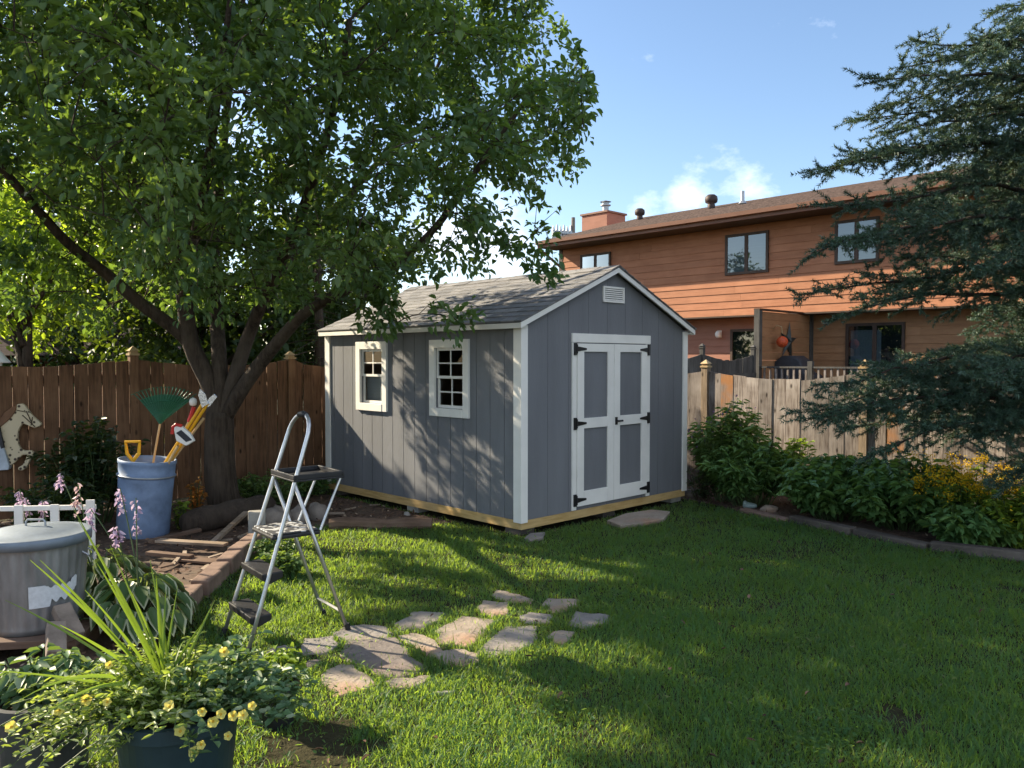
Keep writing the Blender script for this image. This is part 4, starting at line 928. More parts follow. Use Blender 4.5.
# ------------------------------------------------------------------ vegetation
def bez(a, c, sag, n=6, jit=.0):
    a, c = np.array(a, float), np.array(c, float); L = np.linalg.norm(c-a); m = (a+c)/2+np.array((0, 0, sag*L))+rng.normal(0, jit*L+1e-9, 3)
    t = np.linspace(0, 1, n)[:, None]; return a*(1-t)**2+2*m*t*(1-t)+c*t*t
def grow(limbs, targets, mb, twig_r=.006, sag=.12):
    """limbs: (points, r0, r1); every target is joined to the nearest point of what has grown so far; returns twig paths"""
    SP, SR = [], []
    for pts, r0, r1 in limbs:
        pts = np.array(pts, float); k = len(pts)
        q = [pts[0]]
        for i in range(k-1):
            for t in np.linspace(0, 1, 5)[1:]: q.append(pts[i]+(pts[i+1]-pts[i])*t)
        q = np.array(q)
        for _ in range(2): q[1:-1] = (q[:-2]+2*q[1:-1]+q[2:])/4
        rr = np.linspace(r0, r1, len(q)); mb.tube(q, rr, 10); SP += list(q[4:]); SR += list(rr[4:])
    base = np.array(limbs[0][0][0]); tw = []
    targets = targets[np.argsort(np.linalg.norm(targets-base, axis=1))]
    for t in targets:
        P = np.array(SP); d = np.linalg.norm(P-t, axis=1)+.35*np.maximum(0, P[:, 2]-t[2])
        i = int(np.argmin(d)); L = np.linalg.norm(P[i]-t); q = bez(P[i], t, sag, 7, .06); r0 = min(SR[i]*.75, .008+.011*L); rr = np.linspace(max(r0, twig_r), twig_r*.55, 7)
        mb.tube(q, rr, 5, False); SP += list(q[2:]); SR += list(rr[2:]); tw.append(q)
    return tw
def twig_leaves(tw, per, spread, L, hang=.35, sub=5, sublen=.35, mb=None, keep=None, ends=None):
    Ps, Ds, Ns = [], [], []
    for q in tw:
        L0 = np.linalg.norm(q[-1]-q[0]); out = unit(q[-1]-q[0])
        for s in range(sub):
            f = rng.uniform(.35, 1.) if s else 1.; i = f*(len(q)-1); a = q[int(i)] + (q[min(int(i)+1, len(q)-1)]-q[int(i)])*(i-int(i))
            d = unit(out*.6+rng.normal(0, .75, 3)+np.array((0, 0, .05))); sl = sublen*rng.uniform(.5, 1.25); e = a+d*sl+np.array((0, 0, -.18*sl))
            if mb is not None and (ends is None or ends(e[None])[0]): mb.tube([a, (a+e)/2+np.array((0, 0, .04*sl)), e], [.0045, .0035, .002], 3, False)
            n = per//sub; t = rng.uniform(.1, 1.05, n)[:, None]; p = a+(e-a)*t+rng.normal(0, spread, (n, 3))
            dd = unit(d*.7+rng.normal(0, .7, (n, 3))+np.array((0, 0, -hang))); Ps.append(p); Ds.append(dd)
    P, D = np.concatenate(Ps), np.concatenate(Ds); N = unit(rng.normal(0, .55, P.shape)+np.array((0, 0, 1.)))
    if keep is not None: k = keep(P); P, D, N = P[k], D[k], N[k]
    n = len(P); Ln = L*rng.uniform(.5, 1.3, n); return P, D, N, Ln

SUN = np.array((-math.sin(R(65.2))*math.cos(R(30)), math.cos(R(65.2))*math.cos(R(30)), .5))
gaps = [  # ground areas (photo outlines) that the sun reaches through openings in the crowns, and how open
 ([(-60, 1200), (-200, 700), (60, 610), (240, 640), (300, 700), (470, 672), (545, 690), (590, 740), (560, 900), (400, 1400)], 1.),
 ([(175, 625), (262, 548), (330, 528), (425, 532), (440, 545), (330, 556), (400, 572), (330, 590), (390, 612), (340, 632), (300, 645), (180, 650)], .85),
 ([(440, 548), (560, 556), (660, 570), (640, 586), (540, 582), (440, 572)], .9),
 ([(470, 640), (340, 660), (330, 640), (480, 610), (530, 600), (560, 615), (500, 640)], .75),
 ([(150, 545), (250, 530), (255, 548), (200, 600), (150, 600)], .6),
 ([(1040, 520), (1240, 520), (1260, 575), (1050, 570)], .95), ([(740, 630), (790, 628), (790, 640), (740, 640)], .8), ([(880, 622), (920, 624), (920, 640), (860, 640)], .8), ([(800, 660), (870, 664), (870, 680), (800, 678)], .8)]
wall_gaps = [([(2.25, .3), (3.4, .8), (3.4, 2.0), (2.55, 2.0), (2.3, 1.6)], 1.), ([(1.75, .3), (2.3, .35), (2.25, 1.3), (1.8, 1.0), (1.45, .35)], .97), ([(1.9, 1.75), (2.05, 1.4), (1.85, 1.3), (1.6, 1.7)], .9)]
def sun_keep(P):
    g0 = P - SUN*(P[:, 2:3]/SUN[2]); q = proj(g0); drop = np.zeros(len(P))
    ok = g0[:, 1] > .5
    for poly, k in gaps: drop = np.maximum(drop, k*(inpoly(q[:, 0], q[:, 1], poly) & ok))
    d = P-SHED; a = d @ VX; sv = SUN @ VX; t = a/sv; h = d-SUN*t[:, None]; y, z = h @ UX, h[:, 2]
    for poly, k in wall_gaps: drop = np.maximum(drop, k*(inpoly(y, z, poly) & (t > 0)))
    g1 = P - SUN*((P[:, 2:3]-2.3)/SUN[2]) - SHED; x, y = g1 @ VX, g1 @ UX; on = (x > -.15) & (x < 1.5) & (y > -.1) & (y < 3.5) & (P[:, 2] > 2.3)
    drop = np.maximum(drop, on*np.where((y > 1.9) | (x > .95), .93, .35))
    return rng.random(len(P)) > drop
# ---- the big tree by the barrel
TY = 8.55
def tp(px, py, dy=0.): return T(px, py, TY+dy)
tr0 = G(221, 516); TB = np.array((tr0[0], TY, 0))
trunk = [TB+np.array((0, 0, -.05)), tp(220, 480), tp(219, 440), tp(220, 412)]
limbs = [(trunk, .18, .145),
 ([tp(219, 420), tp(212, 386), tp(190, 346, -.1), tp(184, 296, -.2), tp(176, 246, -.4), tp(163, 170, -.7), tp(150, 60, -1.1), tp(140, -40, -1.5)], .115, .03),
 ([tp(203, 366), tp(186, 336, -.1), tp(139, 303, -.3), tp(106, 273, -.6), tp(66, 243, -.9), tp(25, 195, -1.2), tp(-40, 120, -1.5), tp(-110, 60, -1.6)], .085, .02),
 ([tp(219, 424), tp(220, 366), tp(216, 313, .3), tp(213, 246, .5), tp(222, 160, .8), tp(232, 60, 1.2), tp(250, -40, 1.4)], .095, .03),
 ([tp(222, 420), tp(234, 379), tp(247, 339, .1), tp(263, 300, -.1), tp(285, 255, -.5), tp(310, 190, -1.0), tp(335, 110, -1.6), tp(350, 20, -2.1)], .09, .025),
 ([tp(224, 418), tp(246, 382, -.1), tp(266, 356, -.25), tp(283, 336, -.4), tp(303, 313, -.6), tp(345, 290, -.8), tp(394, 268, -1.0), tp(440, 225, -1.2), tp(500, 135, -1.4), tp(540, 80, -1.4)], .085, .016),
 ([tp(263, 300, -.1), tp(300, 240, .3), tp(355, 190, .7), tp(411, 122, 1.0), tp(450, 40, 1.1)], .06, .018),
 ([tp(176, 246, -.4), tp(140, 190, .2), tp(90, 120, .6), tp(40, 40, 1.0)], .06, .018),
 ([tp(184, 296, -.2), tp(200, 210, -1.3), tp(215, 120, -2.3), tp(230, 0, -3.0)], .06, .018),
 ([tp(163, 170, -.7), tp(110, 110, -1.8), tp(60, 40, -2.6)], .05, .018)]
crown_poly = [(-900, -900), (700, -900), (600, -300), (548, -60), (552, 0), (574, 40), (590, 75), (598, 110), (588, 150), (580, 190), (590, 200), (556, 212), (520, 205), (486, 228), (452, 250), (520, 262), (512, 272), (455, 276), (430, 285), (405, 283), (385, 305), (345, 296), (300, 318), (255, 300), (235, 318), (195, 325), (150, 318), (118, 300), (110, 235), (70, 212), (0, 200), (-80, 195), (-900, 195)]
CC = np.array((-3.2, 7.5, 4.7)); CR = np.array((4.3, 3.7, 2.9))
def crown_keep(P, pad=0):
    q = proj(P); return inpoly(q[:, 0], q[:, 1], crown_poly) & (P[:, 2] > 1.9)
n = 4200; u = rvec(n)*(rng.random(n)**.42)[:, None]; tg = CC+u*CR; tg = tg[crown_keep(tg)]; tg = tg[sun_keep(tg)]
# spread them out: greedy minimum spacing
sel = []
for p in tg:
    if not sel or np.min(np.linalg.norm(np.array(sel)-p, axis=1)) > .36: sel.append(p)
    if len(sel) >= 640: break
extra = np.array([tp(x, y, d) for x, y, d in ((380, 315, -1.2), (372, 298, -1.2), (398, 322, -1.25), (358, 318, -1.3), (452, 318, -1.5), (500, 240, -1.3), (525, 262, -1.3), (545, 225, -1.2), (240, 310, .3), (60, 262, -.9), (92, 238, -.6), (122, 268, -.4), (38, 228, -1.1), (150, 290, -.3), (74, 292, -.8), (112, 305, -.4), (18, 262, -1.1), (140, 240, -.5), (20, 300, -1.2), (50, 205, -.9))])
sel = np.concatenate((np.array(sel), extra))
def near_extra(P): return np.min(np.linalg.norm(P[:, None]-extra[None], axis=2), axis=1) < .42
tree = thing('crabapple_tree', 'large leafy tree with forked trunk leaning over the shed', 'tree')
wood = MB(); tw = grow(limbs, sel, wood)
few = extra[[0, 4, 5, 6]+list(range(8, len(extra)))]           # sprays that stay; the rest would cover the eave and window
def near_few(P):
    d = np.linalg.norm(P[:, None]-few[None], axis=2); d[:, 0] *= 1.7; d[:, 1] *= 1.5; return np.min(d, axis=1) < .38
P, D, N, L = twig_leaves(tw, 176, .05, .084, .4, 6, .42, wood, lambda P: (crown_keep(P) | near_extra(P) | (rng.random(len(P)) < .03)) & sun_keep(P), lambda P: crown_keep(P) | near_few(P))
k = crown_keep(P) | near_few(P); P, D, N, L = P[k], D[k], N[k], L[k]
wood.build('trunk', M['bark'], tree, 0, True)
leaf_mesh('crown', P, D, N, L, L*.52, M['leaf_main'], tree)

# ---- trees beyond the brown fence
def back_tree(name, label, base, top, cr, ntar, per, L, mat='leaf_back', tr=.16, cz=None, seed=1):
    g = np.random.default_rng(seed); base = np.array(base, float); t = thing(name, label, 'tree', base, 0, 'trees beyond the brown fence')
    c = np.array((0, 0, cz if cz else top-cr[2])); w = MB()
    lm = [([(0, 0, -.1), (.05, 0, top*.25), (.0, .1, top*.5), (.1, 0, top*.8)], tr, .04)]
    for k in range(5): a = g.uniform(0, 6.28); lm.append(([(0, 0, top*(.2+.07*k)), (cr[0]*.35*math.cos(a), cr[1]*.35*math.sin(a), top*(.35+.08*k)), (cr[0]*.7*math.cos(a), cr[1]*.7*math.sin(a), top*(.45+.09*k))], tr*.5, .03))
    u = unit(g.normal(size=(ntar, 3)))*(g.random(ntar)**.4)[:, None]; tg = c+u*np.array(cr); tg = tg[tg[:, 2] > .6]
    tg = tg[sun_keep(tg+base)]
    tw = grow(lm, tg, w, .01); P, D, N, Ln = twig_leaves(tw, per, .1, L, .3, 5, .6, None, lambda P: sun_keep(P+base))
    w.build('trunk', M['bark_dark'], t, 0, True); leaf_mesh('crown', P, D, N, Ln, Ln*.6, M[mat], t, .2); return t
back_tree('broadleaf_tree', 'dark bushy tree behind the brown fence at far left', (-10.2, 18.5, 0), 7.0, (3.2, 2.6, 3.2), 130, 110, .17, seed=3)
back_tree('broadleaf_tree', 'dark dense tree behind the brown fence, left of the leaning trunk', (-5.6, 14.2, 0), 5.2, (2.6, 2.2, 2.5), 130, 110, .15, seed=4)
back_tree('broadleaf_tree', 'dark tree directly behind the forked trunk and fence', (-3.4, 15.5, 0), 4.6, (2.0, 1.8, 2.2), 110, 110, .14, seed=5)
back_tree('broadleaf_tree', 'sunlit lime green tree showing through the crown at left', (-7.1, 11.6, 0), 4.5, (1.55, 1.1, 1.3), 60, 100, .12, 'leaf_glow', .1, seed=6)
# bare conifer stem between tree and shed
bs_ = T(318, 400, 13.2); t = thing('pine_tree', 'thin bare stemmed pine behind the fence beside the shed roof', 'tree', (bs_[0], bs_[1], 0), 0, 'trees beyond the brown fence')
w = MB(); w.tube([(0, 0, 0), (.03, 0, 2), (0, 0, 4.6)], [.1, .08, .03], 8)
ends = []
for k in range(60):
    z = rng.uniform(.9, 4.3); a = rng.uniform(0, 6.28); l = rng.uniform(.5, 1.3)*(1-z/6); e = np.array((l*math.cos(a), l*math.sin(a), z-.25*l)); q = bez((0, 0, z), e, .06, 5, .05); w.tube(q, [.014, .011, .009, .007, .004], 4, False); ends.append(q)
w.build('trunk', M['bark'], t, 0, True)
P, D, N, Ln = twig_leaves(ends, 55, .05, .09, .2, 4, .35); leaf_mesh('crown', P, D, N, Ln, Ln*.16, M['leaf_back'], t)

# ---- sliver of neighbour's roof at left
nr = thing('neighbour_house', 'low shingled neighbour roof glimpsed above the fence at far left', 'house', (-11.6, 20.5, 0), R(35))
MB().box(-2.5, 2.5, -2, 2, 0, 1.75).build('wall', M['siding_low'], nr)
MB().prism([(-2.9, -2.4, 1.75), (-2.9, 0, 2.95), (-2.9, 2.4, 1.75)], (5.8, 0, 0)).build('roof', rm, nr)

# ---- spruce on the right
SB = np.array((5.35, 7.35, 0)); spr = thing('spruce_tree', 'dark blue green spruce with drooping branches at the right edge', 'tree', SB)
w = MB(); w.tube([(0, 0, -.05), (.02, 0, 1.5), (0, .02, 3.5), (.02, 0, 6.3)], [.17, .14, .085, .02], 10)
def reach(z):
    return float(np.interp(z, (.4, .9, 1.9, 2.7, 3.3, 4.0, 4.4, 4.75, 5.3, 6.3), (1.9, 2.3, 2.65, 2.65, 2.5, 2.35, 1.75, 1.0, .6, .05)))
SA, SBb, SR_ = [], [], []            # shoots: start, end
def shoot(a, e): SA.append(a); SBb.append(e)
spec = []
for z in np.arange(.75, 6.1, .3):
    nb = 7 if z < 4.6 else 5; a0 = rng.uniform(0, 6.28)
    for k in range(nb):
        a = a0+k*2*math.pi/nb+rng.normal(0, .2); l = reach(z)*rng.uniform(.68, 1.03)
        face = math.cos(a-R(200))               # towards the camera side
        if face < -.55 and rng.random() < .6: continue
        if 1.95 < z < 2.42 and math.cos(a-R(185)) > .3: l *= rng.uniform(.2, .5)
        spec.append((z, a, l))
for px, py, Y in ((850, 98, 6.9), (862, 118, 7.3), (825, 166, 6.9), (815, 170, 7.4), (838, 205, 6.8), (795, 266, 6.9), (803, 290, 7.1), (815, 250, 6.6), (845, 330, 6.8), (800, 404, 7.0), (812, 420, 6.8), (835, 432, 6.6), (870, 445, 6.5), (840, 395, 6.5), (905, 60, 7.1), (978, 44, 7.2)):
    q = T(px, py, Y)-SB; l = math.hypot(q[0], q[1]); spec.append((q[2]+.05*l, math.atan2(q[1], q[0]), -l))
for z, a, l in spec:
    dr = rng.uniform(.05, .3)
    if l < 0: l = -l; dr = .15
    t = np.linspace(0, 1, 9)
    px = l*t; pz = z + l*(.10*np.sin(t*math.pi*.9) - dr*t**1.5 + .2*np.maximum(0, t-.6)**1.3*1.2)
    wob = np.cumsum(rng.normal(0, .04, 9))*l*.5; pz = pz+np.cumsum(rng.normal(0, .012, 9))*l
    ca, sa = math.cos(a), math.sin(a); q = np.stack((px*ca-wob*sa, px*sa+wob*ca, pz), -1)
    if np.mean(~sun_keep(q+SB)) > .45: continue
    w.tube(q, np.linspace(.022*(.4+l/3), .003, 9), 5, False)
    perp = np.array((-sa, ca, 0)); fwd = np.array((ca, sa, 0))
    s = .18*l
    while s < l:
        f = s/l; i = f*8; p = q[int(i)]+(q[min(8, int(i)+1)]-q[int(i)])*(i-int(i)); bl_ = (.14+.46*min(1, (1-f)*1.8)*(.45+.55*l/2.6))*rng.uniform(.5, 1.15)
        for sg in (-1, 1):
            d = unit(fwd*rng.uniform(.4, 1.)+perp*sg*rng.uniform(.5, 1.)+np.array((0, 0, rng.uniform(-.6, .5)))); md = p+d*bl_*.5+np.array((0, 0, .0)); e = p+d*bl_+np.array((0, 0, -.2*bl_+.04)); shoot(p, md); shoot(md, e)
            m = max(1, int(bl_/.1))
            for j in range(m):
                c = p+(e-p)*(j+.6)/(m+.5); sd2 = unit(np.cross(d, (0, 0, 1.)))*(1 if j % 2 else -1)
                e2 = c+unit(d*.8+sd2*.7+np.array((0, 0, rng.uniform(-.9, .35))))*rng.uniform(.09, .21)*(1.15-.5*j/m); shoot(c, e2)
        s += .125
    shoot(q[-2], q[-1]+fwd*.06)
A, E_ = np.array(SA), np.array(SBb)
Ls = np.linalg.norm(E_-A, axis=1); cnt = np.maximum(10, (Ls*360).astype(int)); idx = np.repeat(np.arange(len(A)), cnt); n = len(idx)
t = rng.random(n)[:, None]; d = unit(E_-A)[idx]; p = A[idx]+(E_-A)[idx]*t; rad = rvec(n); rad = unit(rad-d*np.sum(rad*d, 1, keepdims=True))
nd_ = unit(d*.75+rad); nl = rng.uniform(.03, .046, n)[:, None]; sd_ = unit(np.cross(nd_, rvec(n)))*.0042
V = np.stack((p-sd_, p+sd_, p+nd_*nl), 1); mesh_np('crown', V, [np.arange(n*3).reshape(n, 3)], M['needle'], spr)
k = rng.random(len(A)) < .8
def thin_sticks(A, E, r, mat, name, parent):
    n = len(A); d = unit(E-A); s1 = unit(np.cross(d, rvec(n)))*r; s2 = np.cross(d, s1)
    V = np.stack((A+s1, A-s1*.5+s2*.87, A-s1*.5-s2*.87, E), 1); o = (np.arange(n)*4)[:, None]
    return mesh_np(name, V, [np.concatenate((o+np.array((0, 1, 3)), o+np.array((1, 2, 3)), o+np.array((2, 0, 3))))], mat, parent)
thin_sticks(A[k], E_[k], .003, M['bark_dark'], 'twigs', spr)
w.build('trunk', M['bark_dark'], spr, 0, True)

# ---- shrubs and perennials
def shrub(name, label, c, r, h, nst, per, L, mat, cat='shrub', wfac=.5, lean=.5, stem='stem', hang=.1, flower=None, nf=0, fl=.03, z0=0., group=None, seedk=0, base=.35, droop=.25):
    t = thing(name, label, cat, (c[0], c[1], z0), 0, group); w = MB(); Ps, Ds, Ns = [], [], []; tips = []
    for i in range(nst):
        a = rng.uniform(0, 6.28); q = math.sqrt(rng.random()); b0 = np.array((r[0]*base*q*math.cos(a), r[1]*base*q*math.sin(a), 0))
        hh = h*(1-.35*q*q)*rng.uniform(.72, 1.08); e = np.array((r[0]*q*math.cos(a), r[1]*q*math.sin(a), hh)); path = bez(b0, e, .12, 6, .05)
        w.tube(path, np.linspace(.006, .0025, 6), 4, False); tips.append(path[-1]); m = per
        tt = rng.uniform(.25 if h > .6 else .1, 1.02, m)*5; ii = np.minimum(tt.astype(int), 4); p = path[ii]+(path[ii+1]-path[ii])*(tt-ii)[:, None]
        az = rng.uniform(0, 6.28, m); dd = np.stack((np.cos(az), np.sin(az), rng.uniform(-.25, .55, m)-hang), -1)
        Ps.append(p+dd*.01); Ds.append(dd); Ns.append(unit(rng.normal(0, .3, (m, 3))+np.array((0, 0, 1.))))
    P, D, N = np.concatenate(Ps), np.concatenate(Ds), np.concatenate(Ns); n = len(P); Ln = L*rng.uniform(.55, 1.2, n)
    w.build('stem', M[stem], t); leaf_mesh('foliage', P, D, N, Ln, Ln*wfac, M[mat], t, .2, droop)
    if flower:
        tips = np.array(tips); k = rng.integers(0, len(tips), nf); P = tips[k]+rng.normal(0, fl*1.6, (nf, 3))*np.array((1, 1, .7)); P[:, 2] += fl
        leaf_mesh('flowers', P, rvec(nf), rvec(nf), fl*rng.uniform(.6, 1.2, nf), fl*.55, M[flower], t)['kind'] = 'stuff'
    return t
def gp2(px, py, Y): p = T(px, py, Y); return (p[0], p[1])
shrub('perennial_clump', 'tall leafy perennial clump with faded violet tops beside the shed corner', gp2(730, 480, 9.25), (.55, .4), 1.15, 60, 44, .12, 'leaf_tall', wfac=.3, flower='petal_v', nf=60, fl=.035, hang=.15)
shrub('perennial_clump', 'mid green bushy perennial below the violet tops', gp2(752, 480, 8.95), (.62, .42), .8, 70, 42, .11, 'leaf_bush', wfac=.35, hang=.15)
shrub('young_plant', 'slender bright yellow green plant against the pale plank fence', gp2(798, 470, 9.25), (.14, .12), 1.0, 9, 34, .085, 'leaf_lime', 'plant', .5)
shrub('young_plant', 'upright pale green plant rising behind the bushy perennials', gp2(742, 470, 9.5), (.22, .15), 1.2, 9, 34, .08, 'leaf_tall', 'plant', .4)
shrub('young_plant', 'loose yellow green sprays between perennials and low bushes', gp2(803, 480, 8.9), (.3, .25), .72, 22, 30, .08, 'leaf_lime', 'plant', .45)
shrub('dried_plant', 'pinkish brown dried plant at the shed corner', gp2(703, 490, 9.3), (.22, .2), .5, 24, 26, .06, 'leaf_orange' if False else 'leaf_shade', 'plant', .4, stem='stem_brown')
shrub('green_bush', 'broad leaved low green bush left of the garden stake', gp2(838, 500, 8.2), (.64, .55), .66, 120, 50, .1, 'leaf_bush', wfac=.62, hang=.2)
shrub('green_bush', 'broad leaved low green bush in front of the pale fence shadow', gp2(905, 505, 7.75), (.7, .55), .66, 130, 50, .1, 'leaf_bush', wfac=.62, hang=.2)
shrub('green_bush', 'dark green bush under the spruce at the end of the bed', gp2(972, 530, 6.98), (.42, .25), .36, 70, 42, .1, 'leaf_bush', wfac=.55, hang=.2)
shrub('goldenrod', 'golden yellow flowering plant in sun below the spruce', gp2(968, 490, 7.35), (.52, .28), .74, 50, 22, .09, 'leaf_lime', 'flowers', .2, flower='petal_gold', nf=2600, fl=.022)
shrub('goldenrod', 'smaller yellow green flowering clump left of the golden flowers', gp2(915, 490, 8.0), (.3, .25), .74, 26, 26, .09, 'leaf_lime', 'flowers', .25, flower='petal_gold', nf=500, fl=.02)
shrub('bright_shrub', 'sunlit yellow green shrub at the right edge beneath the spruce', gp2(1020, 520, 6.95), (.4, .3), .55, 60, 36, .075, 'leaf_lime', wfac=.45, flower='petal_gold', nf=60, fl=.03)
shrub('bright_shrub', 'sunlit pale green leaves behind the spruce by the fence', gp2(1000, 440, 8.5), (.5, .3), 1.25, 50, 36, .09, 'leaf_lime', wfac=.45)
o_ = gp2(890, 480, 8.9); shrub('seed_stalk', 'single dark seed stalk with curled leaves before the plank fence', o_, (.06, .06), 1.02, 1, 12, .14, 'leaf_shade', 'plant', .4, stem='stem_brown', hang=.3)
# left side: dark shrub along the brown fence
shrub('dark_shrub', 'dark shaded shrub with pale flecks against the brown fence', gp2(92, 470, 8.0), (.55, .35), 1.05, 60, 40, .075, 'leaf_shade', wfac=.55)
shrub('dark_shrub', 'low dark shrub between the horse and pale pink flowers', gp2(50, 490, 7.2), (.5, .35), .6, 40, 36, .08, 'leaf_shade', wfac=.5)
shrub('orange_plant', 'backlit orange leaved plant at the foot of the tree', gp2(196, 520, 8.1), (.1, .1), .5, 10, 26, .05, 'leaf_orange', 'plant', .6)
shrub('young_plant', 'small backlit lime seedling between the barrel and tree', gp2(179, 520, 7.7), (.1, .08), .32, 7, 16, .055, 'leaf_lime', 'plant', .7)
shrub('ground_plant', 'low green plants along the brown fence right of the trunk', gp2(266, 490, 9.0), (.5, .25), .38, 50, 26, .06, 'leaf_tall', 'plant', .6)
shrub('ground_plant', 'low green plants by the fence next to the shed corner', gp2(308, 485, 9.6), (.35, .25), .36, 34, 26, .06, 'leaf_bush', 'plant', .6)
shrub('clover_patch', 'pale leafy weed growing in the grass behind the ladder', gp2(283, 574, 6.0), (.2, .16), .2, 34, 16, .05, 'leaf_tall', 'weed', .8)
shrub('clover_patch', 'leafy weed at the foot of the edging beside the concrete block', gp2(272, 555, 6.5), (.18, .1), .2, 20, 16, .05, 'leaf_tall', 'weed', .8)
# black pot plant and grey tub plant
shrub('pot_plant', 'lime green bedding plant in the small black pot', (BPOT[0], BPOT[1]), (.15, .13), .17, 26, 24, .045, 'leaf_lime', 'plant', .7, z0=.17, droop=.4)
shrub('pot_plant', 'pale grey green variegated plant in the dark grey tub', (GP[0], GP[1]), (.24, .18), .2, 30, 24, .06, 'leaf_blue', 'plant', .6, z0=.31, droop=.4)

# ---- hosta with arching margined leaves and flower stalks
def hosta(label, c, R_, nl, ll, stalks, H=.42):
    t = thing('hosta', label, 'hosta', (c[0], c[1], 0)); P, D, N, Ln = [], [], [], []; w = MB()
    for i in range(nl):
        a = i*2.4+rng.normal(0, .2); f = rng.uniform(.25, 1); b0 = np.array((0, 0, .03)); e = np.array((R_*f*.6*math.cos(a), R_*f*.6*math.sin(a), H*(1-.55*f)*rng.uniform(.8, 1.1)))
        q = bez(b0, e, .15, 5); w.tube(q, np.linspace(.006, .004, 5), 4, False)
        P.append(e); D.append((math.cos(a), math.sin(a), -.15-.45*f)); N.append((.25*math.cos(a), .25*math.sin(a), 1)); Ln.append(ll*rng.uniform(.75, 1.15))
    P, D, N, Ln = map(np.array, (P, D, N, Ln)); w.build('stem', M['stem'], t)
    leaf_mesh('leaf_margin', P-np.array((0, 0, .004)), D, N, Ln*1.05, Ln*.66, M['hosta_edge'], t, .22, .35)
    leaf_mesh('leaf_blade', P+np.array((0, 0, .004)), D, N, Ln*.97, Ln*.5, M['leaf_hosta'], t, .22, .35)
    for (px, py, Y, col, sz) in stalks:
        tip = T(px, py, Y)-np.array((c[0], c[1], 0)); s_ = MB(); q = bez((rng.normal(0, .05), rng.normal(0, .05), .1), tip, .1, 7); s_.tube(q, np.linspace(.005, .003, 7), 5, False)
        st_ = s_.build('flower_stalk', M['stem'], t); n = 30; tt = rng.uniform(0, 1, n); p = tip-np.array((0, 0, 1))*tt[:, None]*sz+rng.normal(0, .012, (n, 3))
        az = rng.uniform(0, 6.28, n); d = np.stack((np.cos(az), np.sin(az), -.9+0*az), -1); leaf_mesh('flowers', p, d, rvec(n), rng.uniform(.03, .046, n), .018, M[col], st_, .3)
HC = gp2(135, 600, 4.7); hosta('variegated hosta with lilac flower stalks right of the trash can', HC, .5, 80, .155, ((120, 488, 5.0, 'petal_p', .13), (136, 498, 4.9, 'petal_p', .22), (117, 528, 4.6, 'petal_p', .1), (90, 508, 5.0, 'petal_p', .13)))
HC2 = gp2(100, 560, 5.3); hosta('variegated hosta with pink plume behind the trash can', HC2, .48, 60, .15, ((78, 484, 5.6, 'petal_pink', .2), (60, 473, 5.8, 'petal_p', .1)))
HC3 = gp2(40, 560, 5.5); hosta('hosta with faded lilac blooms over the white border fence', HC3, .45, 44, .14, ((20, 490, 5.9, 'petal_p', .12), (26, 498, 5.8, 'petal_p', .12), (42, 500, 5.8, 'petal_p', .12)))

# ---- planter: petunias, trailing foliage and a spike plant
pet = thing('petunia', 'yellow petunias trailing over the rim of the teal planter', 'flowers', (POT[0], POT[1], ph-.03)); w = MB(); Ps, Ds, Ns = [], [], []
Ps2, Ds2, Ns2 = [], [], []
for i in range(270):
    a = rng.uniform(0, 6.28) if i < 200 else rng.uniform(3.2, 4.6); rr = rng.uniform(.1, .43)*(1.25 if math.cos(a-R(215)) > .2 else 1); e = np.array((rr*1.2*math.cos(a), rr*.8*math.sin(a), .17-1.25*max(0, rr-.2)*rng.uniform(.2, 1.)+rng.normal(0, .04)))
    q = bez((.08*math.cos(a), .08*math.sin(a), 0), e, .35, 7, .05); w.tube(q, np.linspace(.003, .0015, 7), 4, False); m = 24; tt = rng.uniform(.15, 1.03, m)*6; ii = np.minimum(tt.astype(int), 5)
    p = q[ii]+(q[ii+1]-q[ii])*(tt-ii)[:, None]; az = rng.uniform(0, 6.28, m); dd = np.stack((np.cos(az), np.sin(az), rng.uniform(-.3, .6, m)), -1)
    X = (Ps, Ds, Ns) if (math.cos(a) < .25 or rng.random() < .3) else (Ps2, Ds2, Ns2)
    X[0].append(p); X[1].append(dd); X[2].append(unit(rng.normal(0, .45, (m, 3))+np.array((0, -.3, 1.))))
w.build('stem', M['stem'], pet)
P, D, N = map(np.concatenate, (Ps, Ds, Ns)); leaf_mesh('foliage', P, D, N, rng.uniform(.02, .042, len(P)), rng.uniform(.009, .016, len(P)), M['leaf_pet'], pet)
P, D, N = map(np.concatenate, (Ps2, Ds2, Ns2)); leaf_mesh('trailing_foliage', P, D, N, rng.uniform(.022, .05, len(P)), rng.uniform(.016, .032, len(P)), M['leaf_blue'], pet)
fl_px = [(224, 652), (169, 706), (202, 712), (221, 714), (233, 716), (213, 722), (243, 715), (252, 706), (253, 687), (180, 731), (228, 736), (201, 745), (59, 710), (11, 727), (109, 665), (107, 702), (86, 700), (194, 752)]
